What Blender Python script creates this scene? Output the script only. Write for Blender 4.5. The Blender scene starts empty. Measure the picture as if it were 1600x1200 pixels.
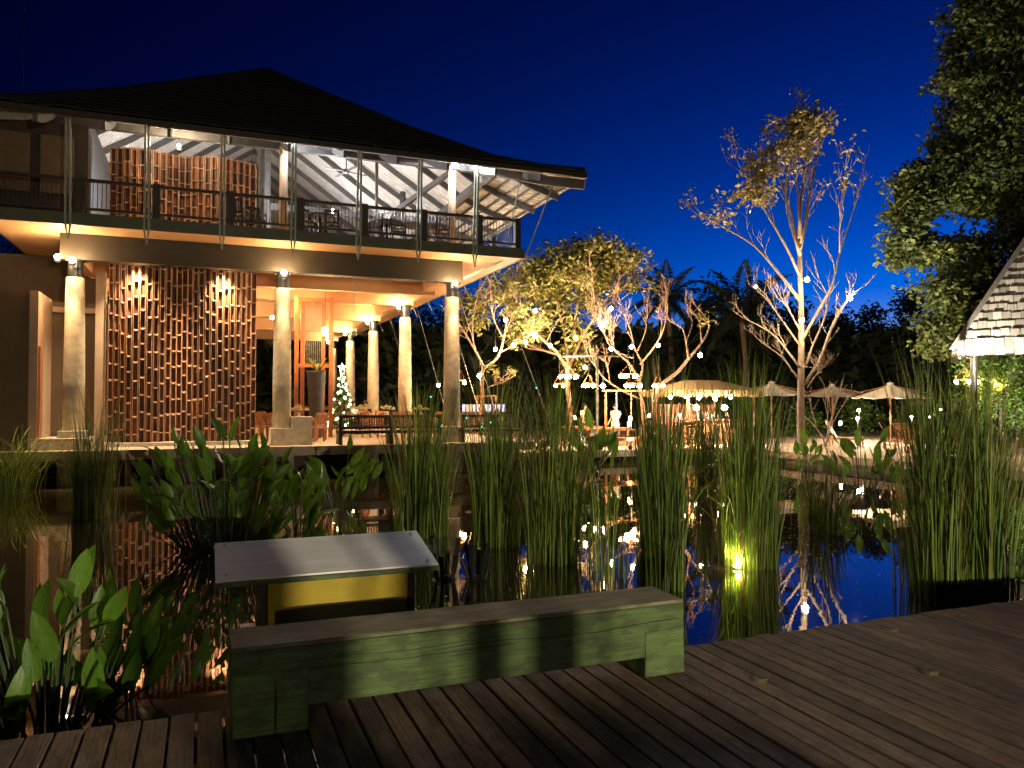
import bpy, bmesh, math, random
from mathutils import Vector, Matrix, Quaternion
R = math.radians
rnd = random.Random(7)
sc = bpy.context.scene
COL = sc.collection

# ------------------------------------------------------------------ camera
F = 1200.0                                   # focal length in photo pixels (1600 wide)
YAW = math.atan(1200.0 / 3016.0)             # world Y (away from the deck edge) lies this far left of the view axis
PITCH = math.atan(30.0 / F)
CAMZ = 1.6
cd = bpy.data.cameras.new('camera'); cam = bpy.data.objects.new('camera', cd); COL.objects.link(cam)
cd.sensor_width = 36.0; cd.lens = 36.0 * F / 1600.0; cd.clip_end = 2000; cd.clip_start = 0.05
cam.location = (0, 0, CAMZ); cam.rotation_euler = (R(90) + PITCH, 0, -YAW)
sc.camera = cam
FH = Vector((math.sin(YAW), math.cos(YAW), 0)); RT = Vector((math.cos(YAW), -math.sin(YAW), 0))
FW = FH * math.cos(PITCH) + Vector((0, 0, math.sin(PITCH)))
UP = Vector((0, 0, math.cos(PITCH))) - FH * math.sin(PITCH)
CP = Vector((0, 0, CAMZ))

def at(px, py, z=None, Y=None, d=None, X=None):
    """photo pixel -> world point on a plane of the place (height z, Y, X) or at horizontal depth d"""
    v = FW * F + RT * (px - 800) + UP * (600 - py)
    if z is not None: k = (z - CAMZ) / v.z
    elif Y is not None: k = Y / v.y
    elif X is not None: k = X / v.x
    else: k = d / v.dot(FH)
    return CP + v * k

# ------------------------------------------------------------------ world, exposure
wd = bpy.data.worlds.new('World'); sc.world = wd; wd.use_nodes = True
nt = wd.node_tree; nt.nodes.clear()
SUN_EL, SUN_AZ = -5.6, 60.0                  # the sun has set ahead and to the right
sky = nt.nodes.new('ShaderNodeTexSky'); sky.sky_type = 'NISHITA'; sky.sun_disc = False
sky.sun_elevation = R(SUN_EL); sky.sun_rotation = R(SUN_AZ)
sky.air_density = 1.0; sky.dust_density = 0.2; sky.ozone_density = 3.1
bg = nt.nodes.new('ShaderNodeBackground'); bg.inputs[1].default_value = 12.5   # the sun is 5.6 degrees under the horizon: the Nishita sky is some 1000 times dimmer than by day
wo = nt.nodes.new('ShaderNodeOutputWorld')
hs = nt.nodes.new('ShaderNodeHueSaturation'); hs.inputs['Saturation'].default_value = 1.12
gm = nt.nodes.new('ShaderNodeGamma'); gm.inputs[1].default_value = 1.5
nt.links.new(sky.outputs[0], gm.inputs[0]); nt.links.new(gm.outputs[0], hs.inputs['Color'])
nt.links.new(hs.outputs[0], bg.inputs[0]); nt.links.new(bg.outputs[0], wo.inputs[0])
sc.view_settings.view_transform = 'Standard'; sc.view_settings.look = 'None'
sc.view_settings.gamma = 1.0; sc.view_settings.exposure = 2.45; sc.view_settings.use_curve_mapping = False
sc.cycles.use_denoising = True; sc.cycles.max_bounces = 6; sc.cycles.diffuse_bounces = 3; sc.cycles.glossy_bounces = 3
sc.cycles.transmission_bounces = 4; sc.cycles.sample_clamp_indirect = 4.0; sc.cycles.sample_clamp_direct = 0.0
sc.cycles.caustics_reflective = False; sc.cycles.caustics_refractive = False
WARM = (1.0, 0.66, 0.34); AMBER = (1.0, 0.5, 0.2); COOL = (0.92, 0.96, 1.0); SOFT = (1.0, 0.78, 0.5)

# ------------------------------------------------------------------ heights of the place
ZW = -0.6        # water
ZF = 0.36        # pavilion floor
ZD = -0.15       # far deck
ZS = 6.2         # underside of the upper slab
ZB = 6.5         # balcony floor
YC = 23.8        # front row of columns
YE = 22.4        # slab edge

# ------------------------------------------------------------------ mesh helpers
class MB:
    def __init__(s): s.v = []; s.f = []
    def add(s, vs, fs):
        o = len(s.v); s.v += [tuple(v) for v in vs]; s.f += [tuple(i + o for i in f) for f in fs]; return s
    def box(s, c, size, rz=0.0, m=None):
        x, y, z = size[0] / 2, size[1] / 2, size[2] / 2; c = Vector(c)
        q = Matrix.Rotation(rz, 3, 'Z') if m is None else m
        vs = [c + q @ Vector(p) for p in ((-x, -y, -z), (x, -y, -z), (x, y, -z), (-x, y, -z), (-x, -y, z), (x, -y, z), (x, y, z), (-x, y, z))]
        return s.add(vs, ((0, 3, 2, 1), (4, 5, 6, 7), (0, 1, 5, 4), (1, 2, 6, 5), (2, 3, 7, 6), (3, 0, 4, 7)))
    def span(s, a, b):
        a, b = Vector(a), Vector(b); return s.box((a + b) / 2, [abs(t) for t in (b - a)])
    def bar(s, p0, p1, w, h, up=(0, 0, 1), w1=None, h1=None):
        p0, p1 = Vector(p0), Vector(p1); t = (p1 - p0).normalized(); u = Vector(up)
        sd = t.cross(u)
        if sd.length < 1e-4: sd = t.cross(Vector((1, 0, 0)))
        sd.normalize(); u = sd.cross(t).normalized()
        w1 = w if w1 is None else w1; h1 = h if h1 is None else h1
        vs = []
        for p, a, b in ((p0, w, h), (p1, w1, h1)):
            vs += [p - sd * a / 2 - u * b / 2, p + sd * a / 2 - u * b / 2, p + sd * a / 2 + u * b / 2, p - sd * a / 2 + u * b / 2]
        return s.add(vs, ((3, 2, 1, 0), (4, 5, 6, 7), (0, 1, 5, 4), (1, 2, 6, 5), (2, 3, 7, 6), (3, 0, 4, 7)))
    def tube(s, pts, rad, n=6):
        pts = [Vector(p) for p in pts]; k = len(pts)
        rad = [rad] * k if isinstance(rad, (int, float)) else list(rad)
        ref = Vector((0.31, 0.52, 0.79)); vs = []
        for i, p in enumerate(pts):
            t = (pts[min(i + 1, k - 1)] - pts[max(i - 1, 0)]).normalized()
            a = t.cross(ref)
            if a.length < 0.1: a = t.cross(Vector((1, 0, 0)))
            a.normalize(); b = t.cross(a)
            for j in range(n):
                an = 2 * math.pi * j / n
                vs.append(p + (a * math.cos(an) + b * math.sin(an)) * rad[i])
        fs = []
        for i in range(k - 1):
            for j in range(n):
                fs.append((i * n + j, i * n + (j + 1) % n, (i + 1) * n + (j + 1) % n, (i + 1) * n + j))
        fs.append(tuple(reversed(range(n)))); fs.append(tuple(range((k - 1) * n, k * n)))
        return s.add(vs, fs)
    def lathe(s, prof, c=(0, 0, 0), n=16):
        c = Vector(c); vs = []
        for r, z in prof:
            for j in range(n):
                an = 2 * math.pi * j / n
                vs.append(c + Vector((r * math.cos(an), r * math.sin(an), z)))
        fs = []
        for i in range(len(prof) - 1):
            for j in range(n):
                fs.append((i * n + j, i * n + (j + 1) % n, (i + 1) * n + (j + 1) % n, (i + 1) * n + j))
        fs.append(tuple(reversed(range(n)))); fs.append(tuple(range((len(prof) - 1) * n, len(prof) * n)))
        return s.add(vs, fs)
    def ball(s, c, r, n=8, sq=1.0):
        k = max(4, n // 2 + 1)
        prof = [(max(r * math.sin(math.pi * i / k), r * 0.02), -r * sq * math.cos(math.pi * i / k)) for i in range(k + 1)]
        return s.lathe(prof, c, n)
    def leaf(s, c, d, nrm, L, w):
        """a pointed leaf of two faces bent along its midrib"""
        c, d = Vector(c), Vector(d).normalized(); sd = d.cross(Vector(nrm))
        if sd.length < 1e-3: sd = d.cross(Vector((0.3, 0.9, 0.2)))
        sd.normalize(); up = sd.cross(d)
        return s.add([c, c + d * L * .45 + sd * w / 2 + up * w * .15, c + d * L, c + d * L * .45 - sd * w / 2 + up * w * .15], ((0, 1, 2), (0, 2, 3)))
    def mesh(s, name, smooth=False):
        me = bpy.data.meshes.new(name); me.from_pydata(s.v, [], s.f); me.update()
        if smooth: me.polygons.foreach_set('use_smooth', [True] * len(me.polygons))
        return me
    def build(s, name, mat, parent=None, smooth=False, local=False, bevel=0.0):
        if parent is not None and not local:
            inv = WM[parent].inverted(); s.v = [tuple(inv @ Vector(v)) for v in s.v]
        return piece(name, s.mesh(name, smooth), mat, parent, bevel=bevel)

WM = {}
def piece(name, me, mat, parent=None, M=None, bevel=0.0):
    o = bpy.data.objects.new(name, me); COL.objects.link(o)
    if mat is not None and not me.materials: me.materials.append(mat)
    M = Matrix() if M is None else M
    if parent is not None: o.parent = parent
    o.matrix_basis = M
    WM[o] = (WM[parent] @ M) if parent is not None else M
    if bevel:
        b = o.modifiers.new('bevel', 'BEVEL'); b.width = bevel; b.segments = 2; b.limit_method = 'ANGLE'
    return o
def tag(o, label=None, cat=None, group=None, kind=None):
    if label: o['label'] = label
    if cat: o['category'] = cat
    if group: o['group'] = group
    if kind: o['kind'] = kind
    return o
def thing(name, label, cat, loc=(0, 0, 0), rz=0.0, group=None):
    o = bpy.data.objects.new(name, None); COL.objects.link(o); o.empty_display_size = 0.1
    o.location = loc; o.rotation_euler = (0, 0, rz)
    WM[o] = Matrix.Translation(Vector(loc)) @ Matrix.Rotation(rz, 4, 'Z')
    return tag(o, label, cat, group)
def clone(root, loc, rz=0.0, label=None, group=None, scale=1.0):
    def cp(o, par):
        c = o.copy(); COL.objects.link(c)
        if par is not None: c.parent = par
        for ch in list(o.children): cp(ch, c)
        return c
    r = cp(root, None); r.location = loc; r.rotation_euler = (0, 0, rz); r.scale = (scale,) * 3
    WM[r] = Matrix.Translation(Vector(loc)) @ Matrix.Rotation(rz, 4, 'Z')
    if label: r['label'] = label
    if group: r['group'] = group
    return r
def light(name, loc, watts, color=WARM, parent=None, radius=0.06):
    l = bpy.data.lights.new(name, 'POINT'); l.energy = watts; l.color = color; l.shadow_soft_size = radius
    o = bpy.data.objects.new(name, l); COL.objects.link(o)
    p = Vector(loc)
    if parent is not None: o.parent = parent; p = WM[parent].inverted() @ p
    o.location = p
    return o
def spot(name, loc, target, watts, color=WARM, parent=None, angle=80, blend=.6, radius=0.05):
    l = bpy.data.lights.new(name, 'SPOT'); l.energy = watts; l.color = color; l.shadow_soft_size = radius
    l.spot_size = R(angle); l.spot_blend = blend
    o = bpy.data.objects.new(name, l); COL.objects.link(o)
    p, t = Vector(loc), Vector(target)
    if parent is not None: o.parent = parent; q = WM[parent].inverted(); p = q @ p; t = q @ t
    o.location = p; o.rotation_euler = (t - p).to_track_quat('-Z', 'Y').to_euler()
    return o
def smooth_path(pts, k=4):
    pts = [Vector(p) for p in pts]
    if len(pts) < 3: return pts
    out = []; q = [pts[0] * 2 - pts[1]] + pts + [pts[-1] * 2 - pts[-2]]
    for i in range(1, len(q) - 2):
        for j in range(k):
            t = j / k; a, b, c, d = q[i - 1], q[i], q[i + 1], q[i + 2]
            out.append(0.5 * ((2 * b) + (c - a) * t + (2 * a - 5 * b + 4 * c - d) * t * t + (3 * b - a - 3 * c + d) * t ** 3))
    out.append(pts[-1]); return out

# ------------------------------------------------------------------ materials
def mat(name, col, rough=.6, var=.3, scale=6., stretch=(1, 1, 1), bump=0., metal=0., spec=.5, rand=0., emit=None, es=0., col2=None, detail=6., trans=0., objrand=True, sub=0., bscale=None, isl=0., dead=0.):
    m = bpy.data.materials.new(name); m.use_nodes = True; t = m.node_tree; N = t.nodes; Lk = t.links
    p = N['Principled BSDF']; p.inputs['Roughness'].default_value = rough; p.inputs['Metallic'].default_value = metal
    p.inputs['Specular IOR Level'].default_value = spec
    tc = N.new('ShaderNodeTexCoord'); mp = N.new('ShaderNodeMapping'); mp.inputs['Scale'].default_value = stretch
    Lk.new(tc.outputs['Object'], mp.inputs['Vector'])
    oi = N.new('ShaderNodeObjectInfo')
    if objrand:
        mu = N.new('ShaderNodeMath'); mu.operation = 'MULTIPLY'; mu.inputs[1].default_value = 37.0
        Lk.new(oi.outputs['Random'], mu.inputs[0]); Lk.new(mu.outputs[0], mp.inputs['Location'])
    nz = N.new('ShaderNodeTexNoise'); nz.inputs['Scale'].default_value = scale; nz.inputs['Detail'].default_value = detail; nz.inputs['Roughness'].default_value = .65
    Lk.new(mp.outputs[0], nz.inputs['Vector'])
    cr = N.new('ShaderNodeValToRGB'); e = cr.color_ramp.elements
    e[0].position = .3; e[1].position = .7
    lo = [c * (1 - var) for c in col]; hi = [min(1, c * (1 + var)) for c in (col2 or col)]
    e[0].color = (*lo, 1); e[1].color = (*hi, 1)
    Lk.new(nz.outputs['Fac'], cr.inputs[0]); out = cr.outputs[0]
    if rand:
        mr = N.new('ShaderNodeMapRange'); mr.inputs['To Min'].default_value = 1 - rand; mr.inputs['To Max'].default_value = 1 + rand
        Lk.new(oi.outputs['Random'], mr.inputs['Value'])
        hv = N.new('ShaderNodeHueSaturation'); Lk.new(out, hv.inputs['Color']); Lk.new(mr.outputs[0], hv.inputs['Value']); out = hv.outputs[0]
    if isl:                                    # every loose blade or leaf of a mesh has its own tone
        ge = N.new('ShaderNodeNewGeometry'); mi = N.new('ShaderNodeMapRange'); mi.inputs['To Min'].default_value = 1 - isl; mi.inputs['To Max'].default_value = 1 + isl
        Lk.new(ge.outputs['Random Per Island'], mi.inputs['Value']); hh = N.new('ShaderNodeHueSaturation'); Lk.new(out, hh.inputs['Color']); Lk.new(mi.outputs[0], hh.inputs['Value'])
        m3 = N.new('ShaderNodeMapRange'); m3.inputs['To Min'].default_value = .5 - .05 * isl; m3.inputs['To Max'].default_value = .5 + .03 * isl; mm = N.new('ShaderNodeMath'); mm.operation = 'FRACT'; m7 = N.new('ShaderNodeMath'); m7.operation = 'MULTIPLY'; m7.inputs[1].default_value = 7.3
        Lk.new(ge.outputs['Random Per Island'], m7.inputs[0]); Lk.new(m7.outputs[0], mm.inputs[0]); Lk.new(mm.outputs[0], m3.inputs['Value']); Lk.new(m3.outputs[0], hh.inputs['Hue']); out = hh.outputs[0]
        if dead:                               # some blades have died back to straw
            gt = N.new('ShaderNodeMath'); gt.operation = 'GREATER_THAN'; gt.inputs[1].default_value = 1 - dead; Lk.new(mm.outputs[0], gt.inputs[0])
            mxd = N.new('ShaderNodeMixRGB'); Lk.new(gt.outputs[0], mxd.inputs[0]); Lk.new(out, mxd.inputs[1]); mxd.inputs[2].default_value = (.17, .12, .05, 1); out = mxd.outputs[0]
    Lk.new(out, p.inputs['Base Color'])
    if bump:
        b = N.new('ShaderNodeBump'); b.inputs['Strength'].default_value = min(1, bump); b.inputs['Distance'].default_value = .02 * max(1, bump)
        src = nz
        if bscale:
            src = N.new('ShaderNodeTexNoise'); src.inputs['Scale'].default_value = bscale; src.inputs['Detail'].default_value = 8; Lk.new(mp.outputs[0], src.inputs['Vector'])
        Lk.new(src.outputs['Fac'], b.inputs['Height']); Lk.new(b.outputs[0], p.inputs['Normal'])
    if emit:
        p.inputs['Emission Color'].default_value = (*emit, 1); p.inputs['Emission Strength'].default_value = es
    if trans:                                  # thin leaf: light passes through
        tr = N.new('ShaderNodeBsdfTranslucent'); Lk.new(out, tr.inputs['Color'])
        mx = N.new('ShaderNodeMixShader'); mx.inputs[0].default_value = trans
        Lk.new(p.outputs[0], mx.inputs[1]); Lk.new(tr.outputs[0], mx.inputs[2]); Lk.new(mx.outputs[0], N['Material Output'].inputs['Surface'])
    m['out'] = 1
    return m
def glow(name, col, s, sample=False):
    m = mat(name, (.8, .8, .8), .4, 0, emit=col, es=s)
    m.cycles.emission_sampling = 'AUTO' if sample else 'NONE'
    return m

m_conc = mat('concrete', (.46, .40, .29), .85, .28, 5, bump=.35, bscale=40)
m_stone = mat('pale_stone', (.42, .38, .31), .8, .3, 7, bump=.3, bscale=30)
m_beam = mat('dark_beam_paint', (.034, .026, .014), .6, .2, 3, stretch=(.3, 1, 1))
m_soffit = mat('plywood_soffit', (.50, .29, .135), .6, .14, 2.2, stretch=(.35, 1, 1), bump=.05)
m_fascia = mat('olive_steel', (.10, .105, .06), .55, .2, 4)
m_steel = mat('green_grey_steel', (.30, .32, .24), .5, .2, 6, metal=.1)
m_darkwood = mat('dark_stained_timber', (.035, .024, .017), .55, .35, 6, stretch=(1, 1, .2))
m_roof = mat('dark_roof_tile', (.012, .011, .010), .85, .4, 9, bump=.5)
m_rafter = mat('grey_rafter', (.085, .08, .078), .65, .25, 5)
m_bamboo = mat('bamboo_hollow', (.13, .045, .018), .55, .5, 9, stretch=(3, 3, .6), rand=.5, bump=.2)
m_bamcut = mat('bamboo_cut_rim', (.36, .19, .10), .5, .3, 9, stretch=(3, 3, .6), rand=.3, bump=.15)
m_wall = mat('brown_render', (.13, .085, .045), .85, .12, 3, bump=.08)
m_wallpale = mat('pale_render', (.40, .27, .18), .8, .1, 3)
m_orange = mat('orange_timber', (.50, .17, .05), .5, .22, 5, stretch=(3, 3, .3), rand=.15)
m_teak = mat('teak_furniture', (.36, .15, .06), .5, .25, 6, stretch=(2, 2, .5), rand=.2)
m_fardeck = mat('far_deck_boards', (.40, .29, .2), .75, .35, 3, stretch=(6, .4, 1))
m_floor = mat('pavilion_stone_floor', (.42, .33, .23), .5, .15, 3)
m_cloth = mat('canvas_cream', (.84, .74, .58), .8, .08, 4)
m_white = mat('white_cloth', (.55, .53, .5), .8, .06, 5)
m_skin = mat('skin', (.42, .24, .16), .55, .08, 8)
m_hair = mat('black_hair', (.015, .012, .01), .5, .2, 20)
m_trouser = mat('dark_trousers', (.03, .03, .035), .8, .2, 12)
m_copper = mat('copper_rod', (.45, .18, .08), .35, .15, 8, metal=.7)
m_black = mat('black_metal', (.012, .012, .012), .4, .2, 8)
m_bark = mat('grey_bark', (.17, .12, .08), .85, .35, 7, stretch=(1, 1, .4), bump=.5)
m_barkf = mat('frangipani_bark', (.25, .15, .09), .8, .3, 7, bump=.35)
m_leafy = mat('olive_leaves', (.13, .14, .025), .55, .45, 1.6, col2=(.22, .19, .04), trans=.35, objrand=False, isl=.45)
m_leafdry = mat('dry_leaves', (.26, .21, .075), .6, .4, 3, trans=.3, isl=.45)
m_leafdark = mat('dark_leaves', (.028, .042, .014), .6, .5, .6, trans=.2, objrand=False, isl=.45)
m_leafbig = mat('rain_tree_leaves', (.045, .075, .016), .6, .5, .5, col2=(.085, .10, .02), trans=.3, objrand=False, isl=.45)
m_hedge = mat('bright_hedge_leaves', (.09, .17, .025), .5, .5, 3, trans=.3, isl=.45)
m_reed = mat('reed_green', (.10, .22, .03), .45, .5, 1.6, col2=(.19, .27, .045), trans=.3, isl=.7, dead=.13)
m_thalia = mat('water_canna_leaf', (.11, .23, .022), .34, .4, 5, stretch=(16, 1.2, 1), rand=.35, trans=.42, bump=.15)
m_stem = mat('plant_stem', (.05, .07, .02), .5, .3, 8)
m_mud = mat('black_mud', (.01, .008, .006), .6, .4, 9, bump=.6)
m_grass = mat('ground_grass', (.035, .045, .016), .9, .5, 1.2, bump=.4)
m_bulbw = glow('warm_bulb_glow', (1, .8, .5), 45)
m_bulba = glow('amber_bulb_glow', (1, .62, .3), 40)
m_bulbc = glow('cool_bulb_glow', (.96, .98, 1), 70)
m_green = glow('green_fairy_light', (.02, .9, .45), 1.2)
m_fairy = glow('tree_fairy_light', (1, .85, .5), 7)
m_candle = glow('candle_lamp', (1, .75, .35), 9)
m_blue = glow('blue_lit_panel', (.10, .36, 1), .22)

def grain_wood(name, c_lo, c_hi, c_stain, stain=.5, rough=.75, axis=1):
    """weathered board: stretched grain, blotchy stains and lichen, per-board tone"""
    m = bpy.data.materials.new(name); m.use_nodes = True; t = m.node_tree; N = t.nodes; Lk = t.links; p = N['Principled BSDF']
    tc = N.new('ShaderNodeTexCoord'); oi = N.new('ShaderNodeObjectInfo')
    mu = N.new('ShaderNodeMath'); mu.operation = 'MULTIPLY'; mu.inputs[1].default_value = 53.; Lk.new(oi.outputs['Random'], mu.inputs[0])
    def noise(sx, sc_, det=8):
        mp = N.new('ShaderNodeMapping'); mp.inputs['Scale'].default_value = sx; Lk.new(tc.outputs['Object'], mp.inputs[0]); Lk.new(mu.outputs[0], mp.inputs['Location'])
        n = N.new('ShaderNodeTexNoise'); n.inputs['Scale'].default_value = sc_; n.inputs['Detail'].default_value = det; n.inputs['Roughness'].default_value = .7; Lk.new(mp.outputs[0], n.inputs[0]); return n
    st = (1, .035, 1) if axis == 1 else (.035, 1, 1)
    g = noise(st, 60); cr = N.new('ShaderNodeValToRGB'); e = cr.color_ramp.elements; e[0].position = .35; e[1].position = .68; e[0].color = (*c_lo, 1); e[1].color = (*c_hi, 1)
    Lk.new(g.outputs['Fac'], cr.inputs[0])
    s = noise((1, .5, 1) if axis == 1 else (.5, 1, 1), 11, 12); sr = N.new('ShaderNodeValToRGB'); e = sr.color_ramp.elements; e[0].position = .47; e[1].position = .57; e[0].color = (0, 0, 0, 1); e[1].color = (stain, stain, stain, 1)
    Lk.new(s.outputs['Fac'], sr.inputs[0])
    mx = N.new('ShaderNodeMixRGB'); Lk.new(sr.outputs[0], mx.inputs[0]); Lk.new(cr.outputs[0], mx.inputs[1]); mx.inputs[2].default_value = (*c_stain, 1)
    hv = N.new('ShaderNodeHueSaturation'); mr = N.new('ShaderNodeMapRange'); mr.inputs['To Min'].default_value = .7; mr.inputs['To Max'].default_value = 1.3
    Lk.new(oi.outputs['Random'], mr.inputs['Value']); Lk.new(mr.outputs[0], hv.inputs['Value']); Lk.new(mx.outputs[0], hv.inputs['Color']); Lk.new(hv.outputs[0], p.inputs['Base Color'])
    b = N.new('ShaderNodeBump'); b.inputs['Strength'].default_value = .8; b.inputs['Distance'].default_value = .012; Lk.new(g.outputs['Fac'], b.inputs['Height']); Lk.new(b.outputs[0], p.inputs['Normal'])
    p.inputs['Roughness'].default_value = rough
    return m
m_plank = grain_wood('weathered_deck_plank', (.085, .052, .032), (.20, .135, .085), (.04, .027, .018), .55)
m_benchtop = grain_wood('bare_bench_timber', (.07, .068, .036), (.22, .20, .115), (.05, .075, .025), .7, axis=0)
m_benchgreen = grain_wood('chipped_green_paint', (.072, .13, .032), (.13, .2, .055), (.048, .055, .022), .65, .6, axis=0)

m_water = bpy.data.materials.new('pond_water'); m_water.use_nodes = True
t = m_water.node_tree; p = t.nodes['Principled BSDF']
p.inputs['Base Color'].default_value = (.055, .045, .017, 1); p.inputs['Roughness'].default_value = .015; p.inputs['IOR'].default_value = 1.7
p.inputs['Specular IOR Level'].default_value = .75
tc = t.nodes.new('ShaderNodeTexCoord'); n1 = t.nodes.new('ShaderNodeTexNoise'); n1.inputs['Scale'].default_value = 1.1; n1.inputs['Detail'].default_value = 3
n2 = t.nodes.new('ShaderNodeTexNoise'); n2.inputs['Scale'].default_value = 7; n2.inputs['Detail'].default_value = 2
ad = t.nodes.new('ShaderNodeMath'); ad.operation = 'MULTIPLY_ADD'; ad.inputs[1].default_value = .10
t.links.new(tc.outputs['Object'], n1.inputs[0]); t.links.new(tc.outputs['Object'], n2.inputs[0])
t.links.new(n2.outputs['Fac'], ad.inputs[0]); t.links.new(n1.outputs['Fac'], ad.inputs[2])
bp = t.nodes.new('ShaderNodeBump'); bp.inputs['Strength'].default_value = .045; bp.inputs['Distance'].default_value = .05
t.links.new(ad.outputs[0], bp.inputs['Height']); t.links.new(bp.outputs[0], p.inputs['Normal'])

# ================================================================== THE SETTING
# ground: one sheet to the horizon with the pond sunk into it
PX0, PX1, PY0, PY1 = -45.0, 20.0, 1.5, 26.0
b = MB(); G = 900.0; zg = -.32; zb = -1.7
xs = (-G, PX0, PX1, G); ys = (-G, PY0, PY1, G)
vi = {}
for i, x in enumerate(xs):
    for j, y in enumerate(ys): vi[i, j] = len(b.v); b.v.append((x, y, zg))
for i in range(3):
    for j in range(3):
        if (i, j) != (1, 1): b.f.append((vi[i, j], vi[i + 1, j], vi[i + 1, j + 1], vi[i, j + 1]))
o = len(b.v); b.v += [(PX0, PY0, zb), (PX1, PY0, zb), (PX1, PY1, zb), (PX0, PY1, zb)]
top = [vi[1, 1], vi[2, 1], vi[2, 2], vi[1, 2]]
b.f.append((o, o + 1, o + 2, o + 3))
for k in range(4): b.f.append((top[k], top[(k + 1) % 4], o + (k + 1) % 4, o + k))
tag(b.build('ground', m_grass), kind='structure')
b = MB(); b.add([(PX0, PY0, ZW), (PX1, PY0, ZW), (PX1, PY1, ZW), (PX0, PY1, ZW)], [(0, 1, 2, 3)])
tag(b.build('pond_water', m_water), kind='structure')

# near deck: every plank its own piece
deck = MB()
DE = 4.33
for yy in (4.12, 2.4, .6, -1.2, -3.0): deck.span((-6, yy, -.17), (13, yy + .1, -.045))
for xx in range(-5, 13, 3): deck.span((xx, 4.0, -1.65), (xx + .15, 4.12, -.05))
deck = tag(deck.build('deck', m_darkwood), kind='structure')
pw, gap = .115, .012
pm = []
for k in range(5):
    bm = bmesh.new(); bmesh.ops.create_cube(bm, size=1)
    L = 9.0
    bmesh.ops.scale(bm, vec=(pw - .004 * (k % 3) * .5, L, .042), verts=bm.verts)
    bmesh.ops.bevel(bm, geom=[e for e in bm.edges], offset=.004, segments=1, affect='EDGES')
    me = bpy.data.meshes.new('plank'); bm.to_mesh(me); bm.free(); me.materials.append(m_plank); pm.append(me)
x = -3.2; i = 0
while x < 12.2:
    dz = rnd.uniform(-.003, .002); dy = rnd.uniform(-.012, .01)
    M = Matrix.Translation((x + pw / 2, DE - 4.5 + dy, -.021 + dz)) @ Matrix.Rotation(rnd.uniform(-.0006, .0006), 4, 'Z')
    piece('plank', pm[i % 5], m_plank, deck, M); x += pw + gap; i += 1

# far decks round the pond (edge boards, piers)
b = MB(); b.span((9.9, 25.2, ZD - .06), (60, 60, ZD)); b.span((19.45, -4, ZD - .0645), (60, 25.2, ZD - .0045))
fd = tag(b.build('far_deck', m_fardeck), kind='structure')
b = MB(); b.span((9.9, 25.12, ZD - .24), (19.37, 25.195, ZD + .002)); b.build('edge_board', m_fardeck, fd)
b = MB(); b.span((19.37, -4, ZD - .24), (19.445, 25.195, ZD + .002)); b.build('edge_board', m_fardeck, fd)
for k in range(6):
    b = MB(); b.span((10.6 + k * 1.7, 25.3, -1.7), (10.8 + k * 1.7, 25.5, ZD - .07)); b.build('pier', m_darkwood, fd)
for k in range(9):
    b = MB(); b.span((19.6, 22.5 - k * 2.2, -1.7), (19.8, 22.7 - k * 2.2, ZD - .07)); b.build('pier', m_darkwood, fd)
b = MB(); b.span((19.7, 6, -1.7), (19.9, 25, -.4)); b.build('bank_wall', m_stone, fd)

# ================================================================== THE PAVILION
BX = [-3.35, 2.09, 7.37]
SX0, SX1 = -5.2, 9.3
pav = thing('restaurant_pavilion', 'two-storey open pavilion with concrete columns, bamboo screens and dark hip roof', 'building', (2.0, 23, ZW))
def part(b, name, m, par=None, **k): return b.build(name, m, par or pav, **k)
# ground floor plate, steps, voids
b = MB(); b.span((-9, 22.75, ZF - .26), (9.85, 52, ZF)); fl = part(b, 'floor_slab', m_floor)
for xx in (-7, -3.35, -.6, 4.7, 9.3):
    b = MB(); b.span((xx - .2, 23.3, -1.7), (xx + .2, 23.7, ZF - .262)); b.build('pier', m_stone, fl)
b = MB(); b.span((-9, 25.5, -1.6), (9.8, 25.7, ZF - .262)); b.build('back_wall', m_wall, fl)
# columns: tapered concrete on stone pedestals with dark steel caps
def column(x, y, zp=.86, ped=True, r=.27):
    b = MB(); b.lathe([(r, zp), (r * .985, 2.2), (r * .9, 3.9), (r * .84, 5.0), (r * .80, 5.02)], (x, y, 0), 28)
    c = part(b, 'column', m_conc, smooth=True)
    b = MB(); b.lathe([(r * .68, 5.0), (r * .68, 5.46)], (x, y, 0), 20); b.lathe([(r * .95, 5.46), (r * .95, 5.5)], (x, y, 0), 20); b.build('steel_cap', m_black, c)
    if ped:
        b = MB(); b.span((x - .33, y - .33, -1.65), (x + .33, y + .33, zp)); b.build('pedestal', m_stone, c, bevel=.015)
for x in BX: column(x, YC)
side_y = [30.1, 36.4, 42.7, 49.0]
for y in side_y: column(BX[2], y, ZF + .05, False)
column(BX[0], 27.9, ZF + .05, False)
for y in side_y: column(BX[1] - 5.4, y + 1.5, ZF + .05, False)
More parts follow.
